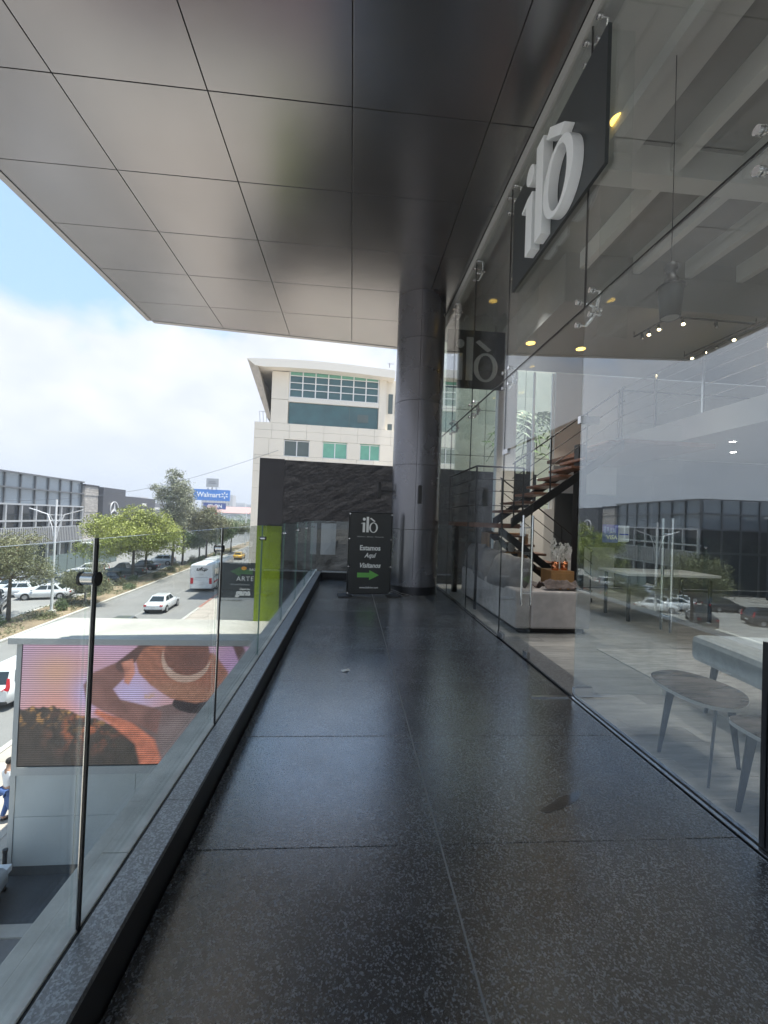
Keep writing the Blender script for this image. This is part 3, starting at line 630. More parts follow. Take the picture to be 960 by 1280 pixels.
# cabinet, vases, flowers
cbn = empty('side_cabinet', label='low oak cabinet between the sofa and the stairs', cat='cabinet')
bx('cabinet_body', m_wood, 3.45, 3.86, 6.9, 7.3, 0, .72, cbn, bevel=.004); bx('cabinet_door', m_wood, 3.47, 3.84, 6.886, 6.899, .05, .68, cbn); 
cb2 = empty('shelf_unit', label='oak and black shelf unit in the shadow under the landing', cat='shelf')
bx('shelf_side', m_wood, 2.75, 2.79, 8.2, 8.6, 0, 1.3, cb2); bx('shelf_side', m_wood, 3.55, 3.59, 8.2, 8.6, 0, 1.3, cb2)
for z in (.1, .5, .9, 1.28): bx('shelf_board', m_wood, 2.79, 3.55, 8.2, 8.6, z, z + .03, cb2)
for z, x in ((.53, 2.9), (.53, 3.3), (.93, 3.0), (.93, 3.3), (.13, 3.1)):
    b = MB().loft([[(x + r * cos(2 * pi * k / 12), 8.35 + r * sin(2 * pi * k / 12), z + h) for k in range(12)] for r, h in [(.05, 0), (.08, .08), (.06, .16), (.03, .2), (.035, .22)]]); b.build('shelf_jar', m_whitewall, label='small pale jar on the %s of the oak shelf, %s' % ({.53: 'middle board', .93: 'upper board', .13: 'bottom board'}[z], 'left' if x < 3.05 else 'right'), cat='jar')
def orchid(x, y, z, label, vl, seed):
    random.seed(seed)
    v = MB().loft([[(x + r * cos(2 * pi * k / 20), y + r * sin(2 * pi * k / 20), z + h) for k in range(20)] for r, h in [(.055, 0), (.06, .02), (.062, .15), (.058, .15)]]); v.build('vase', m_copper, label=vl, cat='vase')
    r_ = empty('orchid', label=label, cat='flowers'); st_ = MB(); fl_ = MB()
    for k in range(7):
        a = random.uniform(0, 2 * pi); sp = random.uniform(.04, .16); hh = random.uniform(.35, .62)
        pts = [(x, y, z + .08), (x + sp * .3 * cos(a), y + sp * .3 * sin(a), z + hh * .5), (x + sp * cos(a), y + sp * sin(a), z + hh)]
        st_.tube(pts, .005, 5)
        for q in range(11):
            t = .35 + .65 * q / 10; px = x + sp * cos(a) * t + random.uniform(-.03, .03); py = y + sp * sin(a) * t + random.uniform(-.03, .03); pz = z + hh * t
            for e in range(5):
                an = 2 * pi * e / 5 + random.random(); rr = .03; nrm = random.uniform(-.6, .6)
                c = Vector((px, py, pz)); d = Vector((cos(an), -.4 + nrm * .3, sin(an))).normalized(); w = d.cross(Vector((.2, 1, .1))).normalized()
                fl_.add([c, c + d * rr * .6 + w * rr * .45, c + d * rr * 1.15, c + d * rr * .6 - w * rr * .45], [(0, 1, 2, 3)])
    st_.build('stem', m_stem, r_); fl_.build('blossom', m_flower, r_)
orchid(3.57, 7.02, .72, 'white orchid spray in the left copper vase by the stairs', 'left copper vase on the oak cabinet', 3)
orchid(3.78, 7.10, .72, 'white orchid spray in the right copper vase by the stairs', 'right copper vase on the oak cabinet', 9)
# dining table with chair shapes far inside
dt = empty('dining_table', label='white topped table in the middle of the showroom', cat='table')
bx('tabletop', m_whitewall, 4.4, 6.0, 6.3, 7.1, .74, .78, dt, bevel=.004)
for x in (4.5, 5.9):
    for y in (6.4, 7.0): bx('leg', m_black, x - .02, x + .02, y - .02, y + .02, 0, .74, dt)
def chair(x, y, rz, lab):
    c = empty('dining_chair', (x, y, 0), rz, label=lab, cat='chair', group='chairs at the white table')
    bx('seat', m_fabric2, -.22, .22, -.22, .22, .42, .48, c, bevel=.02); bx('backrest', m_fabric2, -.22, .22, .2, .25, .5, .88, c, bevel=.02)
    for sx in (-.19, .19):
        for sy in (-.19, .19): MB().tube([(sx, sy, 0), (sx * .9, sy * .9, .42)], [.01, .016], 6).build('leg', m_black, c)
# bench seat
bn = empty('upholstered_bench', label='pale grey velvet bench on tapering dark legs beside the glass', cat='bench')
Tb = Matrix.Translation((3.2, 2.55, 0)) @ Matrix.Rotation(radians(-6), 4, 'Z')
MB().box(-.36, .72, -1.1, .78, .40, .62, Tb).build('bench_cushion', m_fabricb, bn, bevel=.05)
for (x, y) in ((-.26, .62), (.6, .62), (-.26, -.95), (.6, -.95)):
    a = Tb @ Vector((x, y, .40)); c = Tb @ Vector((x * 1.12, y * 1.08, 0)); MB().tube([c, a], [.014, .028], 8).build('leg', m_black, bn)
# rug
m_rug = mat('rug_pattern', (.42, .40, .37), .95, var=(5, .3, (1, 3, 1)), bump=(80, .3, .004))
bx('rug', m_rug, 3.05, 5.2, 1.2, 4.9, .002, .014, label='pale textured rug beneath the bench', cat='rug')
# organic coffee tables
m_marble = mat('marble_brown', (.12, .10, .085), .25, var=(3.2, .95, (1, 4.5, 1)))
m_rim = mat('marble_rim', (.5, .48, .45), .4)
def coffee(cx, cy, h, pts, legs, label):
    t = empty('coffee_table', label=label, cat='table', group=None)
    n = 40; out = []
    for k in range(n):
        f = k / n * len(pts); i = int(f); u = f - i; P0, P1, P2, P3 = [Vector(pts[(i + d) % len(pts)]) for d in (-1, 0, 1, 2)]
        out.append(.5 * ((2 * P1) + (P2 - P0) * u + (2 * P0 - 5 * P1 + 4 * P2 - P3) * u * u + (3 * P1 - P0 - 3 * P2 + P3) * u ** 3))
    MB().prism([(cx + p.x * .992, cy + p.y * .992, h - .001) for p in out], (0, 0, .003)).build('tabletop', m_marble, t)
    MB().prism([(cx + p.x, cy + p.y, h - .022) for p in out], (0, 0, .0205)).build('rim', m_rim, t)
    for (x0, y0, x1, y1) in legs:
        a = Vector((x0, y0, h - .022)); c = Vector((x1, y1, 0)); d = Vector((x1 - cx, y1 - cy, 0)).normalized(); e_ = Vector((-d.y, d.x, 0))
        b = MB(); b.loft([[c - d * .010, c + d * .010, c + d * .010 + e_ * .012, c - d * .010 + e_ * .012], [a - d * .024, a + d * .024, a + d * .024 + e_ * .014, a - d * .024 + e_ * .014]], sm=False); b.build('leg', m_darksteel, t)
coffee(2.37, 2.60, .45, [(-.17, .27), (.06, .36), (.2, .24), (.24, -.02), (.12, -.2), (-.06, -.28), (-.2, -.2), (-.24, .02)], [(2.22, 2.70, 2.124, 2.68), (2.26, 2.40, 2.138, 2.31), (2.46, 2.50, 2.50, 2.47)], 'larger brown marble coffee table of rounded outline standing by the glass')
coffee(2.40, 2.00, .44, [(-.2, .24), (.02, .26), (.2, .16), (.24, -.05), (.12, -.24), (-.08, -.26), (-.22, -.12), (-.25, .08)], [(2.22, 2.12, 2.132, 2.11), (2.30, 1.85, 2.2, 1.8), (2.5, 2.05, 2.58, 2.05)], 'second brown marble coffee table partly cut by the right edge')

# ------------------------------------------------------------------ black stone wall at the end
bw = empty('end_wall', label='dark slate clad wall with smooth edge strip beyond the walkway end', cat='wall')
WA = math.atan2(.6, 3.9) * .62
Tw = Matrix.Translation((-2.80, 12.75, 0)) @ Matrix.Rotation(WA, 4, 'Z')
m_slate = mat('slate_stone', (.034, .034, .037), .8, var=(6, .45, (1, 1, 2.5)), bump=(14, .22, .008, (1, 1, 3)))
nx, nz = 300, 180; vs = []; fs = []
Lw = 9.0
for i in range(nx + 1):
    for j in range(nz + 1):
        x = .73 + (Lw - .73) * i / nx; z = -2.5 + 5.68 * j / nz
        q = Vector((x * 1.7 + z * 1.5, z * 3.4 - x * 2.4, 0)); f_ = mnoise.fractal(q, 1.0, 2.0, 5) + .5 * mnoise.noise(Vector((x * .6, z * .6, 4))); d = .0018 * math.floor(f_ * 6) + .003 * mnoise.noise(q * 5) + .0018 * mnoise.noise(q * 17)
        vs.append(Tw @ Vector((x, -.03 - d * .8, z)))
for i in range(nx):
    for j in range(nz): a = i * (nz + 1) + j; fs.append((a, a + nz + 1, a + nz + 2, a + 1))
MB().add(vs, fs, False).build('slate_cladding', m_slate, bw)
MB().box(0, .725, -.03, .3, 1.17, 3.2, Tw).build('smooth_panel', mat('panel_black', (.022, .022, .026), .5, var=(2, .2)), bw)
MB().box(.73, Lw, .0, .3, G, 3.17, Tw).build('wall_core', m_blackmat, bw)
m_lime = mat('lime_paint', (.30, .42, .012), .45, var=(1.5, .1))
MB().box(.0, .38, -.02, .28, -5, 1.165, Tw).build('lime_panel', m_lime, bw); MB().box(.385, .725, -.02, .28, -5, 1.165, Tw).build('lime_panel', m_lime, bw)
MB().box(1.9, 2.35, -.16, -.13, .35, 1.3, Tw).build('reflection_panel', mat('reflection_grey', (.17, .19, .22), .4), bw)  # bluish glass panel reflection, put in as a coloured slab
MB().box(.8, 1.75, -.16, -.13, .15, 1.25, Tw).build('reflection_panel', mat('reflection_dark', (.07, .08, .09), .35), bw)  # wider, darker glass reflection, also modelled as a coloured slab
MB().box(2.6, 5, .31, 3, G, 8, Matrix.Translation((0, 0, 0))).mesh('x', m_white) if False else None
# pale wall of the neighbour, seen through the shop glass
nw = empty('neighbour_wall', label='pale yellow concrete wall with panel joints behind the shop', cat='wall')
m_yel = mat('pale_render', (.8, .77, .58), .85, var=(.5, .14), bump=(3, .3, .03))
for i in range(5):
    for j in range(6):
        x0 = 1.9 + 1.55 * i; z0 = -1.2 + 1.75 * j
        bx('wall_panel', m_yel, x0 + .012, x0 + 1.538, 15.6, 16.0, z0 + .012, z0 + 1.738, nw, bevel=.01)
bx('wall_backing', m_soffjoint, 1.85, 9.7, 15.64, 16.6, G, 9.3, nw)

# ------------------------------------------------------------------ LED kiosk
kA = radians(.8)
kk = empty('kiosk', (-7.95, 10.82, 0), kA, label='grey roadside kiosk with full width video screen and pale flat roof', cat='kiosk')
m_kpan = mat('kiosk_panel', (.5, .53, .52), .5, var=(.9, .06)); m_kroof = mat('kiosk_roof', (.43, .415, .37), .7, var=(.8, .18), bump=(4, .4, .02)); m_kframe = mat('kiosk_frame', (.42, .435, .43), .45)
KW = 7.0
bx('roof_sheet', m_kroof, -.1, KW, -.1, 1.95, -1.72, -1.69, kk); bx('roof_edge', m_kframe, -.105, KW, -.13, -.101, -1.83, -1.684, kk); bx('roof_edge', m_kframe, -.13, -.106, -.13, 1.95, -1.83, -1.684, kk)
bx('core', m_kframe, .03, KW, .06, 1.9, G + .35, -1.73, kk)
bx('frame_post', m_kframe, 0, .115, -.02, .06, G + .35, -1.735, kk); bx('frame_rail', m_kframe, .116, KW, -.02, .06, -5.02, -4.83, kk)
for i in range(5):
    for j in range(2):
        bx('wall_panel', m_kpan, .118 + 1.38 * i, .118 + 1.38 * i + 1.37, .0, .058, [-7.20, -6.02][j], [-6.03, -5.03][j], kk, bevel=.003)
for j in range(5): bx('side_panel', m_kpan, -.02, .028, .07, 1.9, G + .4 + j * 1.09, G + .4 + j * 1.09 + 1.08, kk)
bx('plinth', mat('plinth_dark', (.10, .11, .115), .6), .02, KW, .03, 1.85, G, G + .4, kk); 
b = MB(); b.box(-.3, KW, -1.25, .028, G, G + .16); b.build('step', mat('step_dark', (.075, .082, .09), .7, var=(2, .2)), kk, bevel=.01)
# screen image: painted pixel grid (sunset, hedge, figure in a straw hat with raised arms)
SX0, SX1, SZ0, SZ1 = .13, KW - .02, -4.80, -1.85; gx, gz = 330, 142
X, Z = np.meshgrid(np.linspace(0, SX1 - SX0, gx + 1), np.linspace(0, SZ1 - SZ0, gz + 1), indexing='ij')
def fn(sc, seed, o=3):
    out = np.zeros_like(X); a = 1
    r = np.random.default_rng(seed)
    for k in range(o):
        f = sc * 2 ** k
        for q in range(4):
            th = r.uniform(0, 2 * pi); ph = r.uniform(0, 2 * pi); out += a * np.sin(f * (X * cos(th) + Z * sin(th)) + ph + 1.3 * np.sin(f * .7 * (Z * cos(th) - X * sin(th)) + q)) / 4
        a *= .55
    return out
img = np.zeros(X.shape + (3,))
w_ = fn(1.1, 1); v_ = fn(1.3, 5)
base = np.array([.50, .30, .36]); img[:] = base
def put(mask, col, tex=0, seed=1, sc=12):
    c = np.array(col)[None, None, :] * (1 + (tex * fn(sc, seed))[..., None] if tex else 1)
    m = np.clip(mask, 0, 1)[..., None]; img[:] = img * (1 - m) + c * m
def ell_(cx, cz, rx, rz, ang=0, soft=.04):
    a = radians(ang); x = (X - cx) * cos(a) + (Z - cz) * sin(a); z = -(X - cx) * sin(a) + (Z - cz) * cos(a)
    return np.clip((1 - np.sqrt((x / rx) ** 2 + (z / rz) ** 2)) / soft, 0, 1)
def limb(x0, z0, r0, x1, z1, r1, soft=.04):
    dx, dz = x1 - x0, z1 - z0; t = np.clip(((X - x0) * dx + (Z - z0) * dz) / (dx * dx + dz * dz), 0, 1)
    d = np.hypot(X - x0 - t * dx, Z - z0 - t * dz); return np.clip((r0 + (r1 - r0) * t - d) / soft, 0, 1)
def poly(pts, soft=.03):
    inside = np.zeros(X.shape, bool); dmin = np.full(X.shape, 9.)
    for k in range(len(pts)):
        (x0, z0), (x1, z1) = pts[k], pts[(k + 1) % len(pts)]
        c = ((z0 > Z) != (z1 > Z)) & (X < (x1 - x0) * (Z - z0) / (z1 - z0 + 1e-9) + x0); inside ^= c
        t = np.clip(((X - x0) * (x1 - x0) + (Z - z0) * (z1 - z0)) / ((x1 - x0) ** 2 + (z1 - z0) ** 2), 0, 1); dmin = np.minimum(dmin, np.hypot(X - x0 - t * (x1 - x0), Z - z0 - t * (z1 - z0)))
    return np.clip(.5 + np.where(inside, dmin, -dmin) / soft, 0, 1)
def glow(cx, cz, rx, rz, col): img[:] += np.exp(-((X - cx) / rx) ** 2 - ((Z - cz) / rz) ** 2)[..., None] * np.array(col)
img += np.clip(w_, -1, 1)[..., None] * np.array([.05, .03, .0]) + np.clip(v_, -1, 1)[..., None] * np.array([-.03, .01, .06])
glow(.75, 2.3, .55, .5, [.06, .03, -.10]); glow(.9, 1.3, .9, .4, [.10, .0, -.06]); glow(1.5, 1.75, .4, .5, [-.10, .04, .25]); glow(2.6, 1.75, .6, .5, [-.06, .08, .30]); glow(1.9, 2.9, 1.2, .35, [-.02, .02, .14]); glow(5, 2.3, .5, .8, [-.02, -.01, .14])
hb = np.clip((1.42 + .07 * fn(4, 8) + .05 * fn(13, 9) - .33 * np.clip(X - .9, 0, 9) - Z) / .05, 0, 1)
put(hb, (.052, .040, .034), .3, 3, 14)
tips = hb * np.clip(fn(15, 21, 4) * 1.6 - .15, 0, 1)
put(tips * np.clip((Z - .75) / .5, 0, 1), (.42, .22, .08), .3, 2, 20); glow_m = hb * np.clip(fn(12, 22, 4) * 1.2 + .1, 0, 1)
put(glow_m * np.exp(-((X - 1.5) / .6) ** 2 - ((Z - .85) / .4) ** 2), (.45, .13, .06), .3, 6, 20)
put(poly([(2.0, 1.45), (2.9, 1.35), (3.6, 1.5), (4.6, 1.5), (5.6, 1.2), (5.8, -.2), (2.95, -.2), (2.85, .3)]), (.15, .095, .095), .22, 4, 6)      # back
put(poly([(3.2, .9), (3.9, 1.3), (4.6, 1.2), (4.7, -.2), (3.3, -.2)], .3) * .6, (.24, .19, .20), .2, 14, 7)                          # pale shirt
put(poly([(1.75, 1.38), (2.6, 1.02), (3.15, .6), (3.4, -.1), (2.85, -.1), (2.7, .5), (2.15, .95), (1.7, 1.25)], .08), (.50, .16, .10), .3, 7, 11)   # glowing edge of the arm
put(poly([(1.42, 1.95), (1.62, 2.25), (1.98, 2.42), (2.42, 2.62), (2.62, 2.4), (2.45, 2.2), (2.12, 1.85), (2.3, 1.6), (3.0, 1.42), (3.3, 1.3), (3.2, .75), (2.6, 1.05), (1.9, 1.32), (1.5, 1.55)], .05), (.20, .095, .085), .22, 6, 9)   # raised upper arm and forearm
put(limb(2.30, 2.42, .17, 3.05, 3.1, .13), (.10, .05, .047), .12, 9, 9)
put(poly([(2.28, 2.5), (2.55, 2.6), (2.62, 2.25), (2.48, 1.95), (2.36, 2.02), (2.38, 2.25)], .05), (.48, .20, .15), .25, 16, 14)   # hand
put(limb(5.0, 3.1, .13, 5.55, 1.9, .17), (.11, .05, .05), .12, 9, 9)
put(ell_(4.15, 1.50, .62, .26), (.028, .018, .02))                                              # hair
br = poly([(2.62, 2.55), (2.80, 2.86), (3.2, 3.0), (3.5, 2.8), (4.5, 2.75), (4.85, 2.3), (4.95, 1.9), (4.7, 1.62), (4.1, 1.5), (3.5, 1.62), (3.0, 1.95), (2.7, 2.25)], .05)
put(br, (.30, .12, .08), .22, 11, 26)
put(br * ell_(3.9, 1.75, 1.2, .35, -8, .6), (.33, .16, .11), .2, 12, 26)
put(ell_(3.84, 2.72, .56, .58, -6), (.18, .078, .06), .25, 12, 28)                                # crown
put(ell_(3.92, 2.62, .36, .30, -6, .7) * .6, (.12, .055, .045))
band = ell_(3.83, 2.62, .61, .62, -10) * (1 - ell_(3.86, 2.80, .60, .62, -10)); put(band, (.44, .30, .25), .1, 3, 20)
put(ell_(4.72, 1.52, .12, .08), (.55, .12, .08)); put(tips * 0 + np.clip(fn(13, 31, 3) * 1.4 - .3, 0, 1) * np.exp(-((X - 2.9) / .45) ** 2 - ((Z - 1.62) / .14) ** 2), (.5, .3, .2))
img = np.clip(img, .01, 1)
me = bpy.data.meshes.new('screen'); N0 = (gx + 1) * (gz + 1)
co = np.stack([X + SX0, np.full_like(X, -.005), Z + SZ0], -1).reshape(-1, 3)
ii, jj = np.meshgrid(np.arange(gx), np.arange(gz), indexing='ij'); a = (ii * (gz + 1) + jj).ravel(); fq = np.stack([a, a + gz + 1, a + gz + 2, a + 1], -1)
me.vertices.add(N0); me.vertices.foreach_set('co', co.ravel()); me.loops.add(fq.size); me.loops.foreach_set('vertex_index', fq.ravel().astype(np.int32))
me.polygons.add(len(fq)); me.polygons.foreach_set('loop_start', np.arange(0, fq.size, 4, dtype=np.int32)); me.update(calc_edges=True); me.validate()
ca = me.color_attributes.new('picture', 'FLOAT_COLOR', 'POINT'); ca.data.foreach_set('color', np.concatenate([img.reshape(-1, 3), np.ones((N0, 1))], 1).astype(np.float32).ravel())
m_led = bpy.data.materials.new('led_screen'); m_led.use_nodes = True; t = m_led.node_tree; bs = t.nodes['Principled BSDF']
at = t.nodes.new('ShaderNodeVertexColor'); at.layer_name = 'picture'; co_ = t.nodes.new('ShaderNodeTexCoord'); sp_ = t.nodes.new('ShaderNodeSeparateXYZ'); t.links.new(co_.outputs['Object'], sp_.inputs[0])
sn = M(t, 'SINE', M(t, 'MULTIPLY', sp_.outputs['Z'], 2 * pi / .052)); st_ = M(t, 'MULTIPLY_ADD', sn, .42, .70)
bs.inputs['Base Color'].default_value = (.03, .03, .03, 1); bs.inputs['Roughness'].default_value = .5
t.links.new(at.outputs[0], bs.inputs['Emission Color']); t.links.new(M(t, 'MULTIPLY', st_, .72), bs.inputs['Emission Strength'])
me.materials.append(m_led); link('screen', me, kk)
bx('screen_frame', m_black, .117, KW, .0, .05, -4.828, -1.835, kk)
bd = empty('bollard', (-7.72, 10.45, G + .14), label='black steel bollard at the kiosk corner', cat='bollard')
MB().cyl((0, 0, 0), (0, 0, .92), .045, 12).build('tube', m_black, bd); MB().cyl((0, 0, .90), (0, 0, .96), .055, 12).build('cap', m_black, bd); MB().cyl((0, 0, 0), (0, 0, .02), .09, 12).build('base_plate', m_darksteel, bd)
bx('forecourt', m_asphalt2, -9.2, -.6, 2, 9.3, G, G + .14, kind='structure'); bx('forecourt_kerb', m_kerb, -9.2, -.6, 9.31, 9.6, G, G + .17, kind='structure')
# fascia sign beyond kiosk
bs_ = empty('shop_banner', (0, 20, 0), radians(3), label='charcoal banner reading ARTE and gana over a white band beside the lime panel', cat='sign')
m_ban = mat('banner_slate', (.055, .065, .07), .6, var=(1, .2)); m_banw = mat('banner_white', (.6, .62, .6), .6)
bx('dark_panel', m_ban, -5.98, -3.4, 0, .06, -2.38, -.77, bs_); bx('white_panel', m_banw, -5.98, -3.4, .004, .06, -4.0, -2.384, bs_)
def BT(x, z): return frame_T((x, -.004, z), (1, 0, 0))
text('lettering', 'ARTE', m_txt, .30, bs_, BT(-5.18, -1.60), .002, space=1.15)
text('lettering', 'BAZ', m_txt, .17, bs_, BT(-4.62, -1.13), .002)
text('lettering', 'Deportes', m_txt, .12, bs_, BT(-5.02, -2.02), .002, bold=.004, shear=.2)
text('lettering', 'gana', m_txt, .36, bs_, BT(-5.18, -2.26), .002, bold=.018, shear=.15)
text('lettering', 'VENTA DE MOBILIARIO', m_blackmat, .10, bs_, BT(-5.9, -2.54), .002)
MB().prism([(p[0], -.002, p[1]) for p in oval(-4.86, -1.02, .12, .09, 16)], (0, -.004, 0)).build('orange_mark', mat('orange_print', (.7, .33, .05), .6), bs_)
MB().box(-5.9, -5.8, .06, .2, G, -.8).box(-3.6, -3.5, .06, .2, G, -.8).build('post', m_darksteel, bs_)

# ------------------------------------------------------------------ person
def skin(name, pts, edges, rad, m, parent, sub=2):
    me = bpy.data.meshes.new(name); me.from_pydata(pts, edges, []); me.materials.append(m); o = link(name, me, parent)
    md = o.modifiers.new('skin', 'SKIN'); 
    for i, r in enumerate(rad): me.skin_vertices[0].data[i].radius = (r, r) if isinstance(r, (int, float)) else r
    me.skin_vertices[0].data[0].use_root = True; md.use_smooth_shade = True
    s = o.modifiers.new('subdivision', 'SUBSURF'); s.levels = sub; s.render_levels = sub; return o
pr_ = empty('person', (-9.42, 12.75, G + .14), radians(-25), label='person in white shirt and blue jeans standing beside the kiosk', cat='person')
m_skin = mat('skin', (.42, .25, .17), .55); m_shirt = mat('shirt_white', (.75, .76, .78), .8); m_jean = mat('jeans_blue', (.07, .13, .32), .85); m_hair = mat('hair_black', (.02, .015, .012), .7); m_shoe = mat('shoe_dark', (.03, .03, .035), .6)
bp_ = [(0, 0, .95), (0, .01, 1.15), (0, .0, 1.36), (0, -.01, 1.47), (0, .01, 1.55), (0, .02, 1.66), (-.19, 0, 1.40), (-.24, .02, 1.14), (-.23, .12, .93), (-.22, .17, .86), (.19, 0, 1.40), (.24, .0, 1.14), (.22, .08, .92), (.21, .12, .85), (-.095, 0, .9), (-.10, .06, .5), (-.10, -.06, .10), (-.10, .06, .05), (.095, 0, .9), (.11, -.02, .5), (.12, .14, .10), (.12, .25, .05)]
be_ = [(0, 1), (1, 2), (2, 3), (3, 4), (4, 5), (2, 6), (6, 7), (7, 8), (8, 9), (2, 10), (10, 11), (11, 12), (12, 13), (0, 14), (14, 15), (15, 16), (16, 17), (0, 18), (18, 19), (19, 20), (20, 21)]
br_ = [(.155, .11), (.14, .10), (.16, .105), (.065, .06), (.075, .085), (.07, .085), .06, .045, .032, .035, .06, .045, .032, .035, .095, .065, .045, .045, .095, .065, .045, .045]
skin('body', bp_, be_, br_, m_skin, pr_)
sp = [(0, 0, .93), (0, .01, 1.15), (0, 0, 1.36), (0, -.01, 1.44), (-.19, 0, 1.39), (-.235, .01, 1.2), (.19, 0, 1.39), (.235, 0, 1.2)]
skin('shirt', sp, [(0, 1), (1, 2), (2, 3), (2, 4), (4, 5), (2, 6), (6, 7)], [(.18, .13), (.165, .12), (.178, .12), (.08, .075), .075, .07, .075, .07], m_shirt, pr_)
jp = [(0, 0, .93), (-.095, 0, .88), (-.10, .06, .5), (-.10, -.06, .12), (.095, 0, .88), (.11, -.02, .5), (.12, .14, .12)]
skin('jeans', jp, [(0, 1), (1, 2), (2, 3), (0, 4), (4, 5), (5, 6)], [(.165, .12), .108, .08, .065, .108, .08, .065], m_jean, pr_)
MB().ell((0, .0, 1.70), (.085, .10, .09)).build('hair', m_hair, pr_); 
for x, y in ((-.10, .02), (.12, .2)): MB().ell((x, y, .045), (.05, .135, .05)).build('shoe', m_shoe, pr_)

# ------------------------------------------------------------------ vehicles
m_tyre = mat('tyre', (.02, .02, .02), .85); m_rim = mat('wheel_rim', (.5, .5, .52), .3, .8); m_cglass = mat('car_glass', (.02, .028, .03), .05, 0, spec=.9); m_tail = mat('tail_lamp', (.55, .02, .03), .2); m_head = mat('head_lamp', (.75, .78, .8), .1); m_trim = mat('car_trim', (.02, .02, .022), .5); m_plate = mat('number_plate', (.6, .6, .6), .5)
PAINT = {}
def paint(c):
    if c not in PAINT: PAINT[c] = mat('car_paint', c, .3, .15, coat=.8)
    return PAINT[c]
def ring(y, w, zl, zb, cr=.82):
    zm = zl + (zb - zl) * .55
    h = [(w * .90, zl), (w, zl + .12), (w * 1.0, zm), (w * .965, zb - .06), (w * cr, zb)]
    return [(x, y, z) for x, z in h] + [(-x, y, z) for x, z in h[::-1]]
CARS = {}
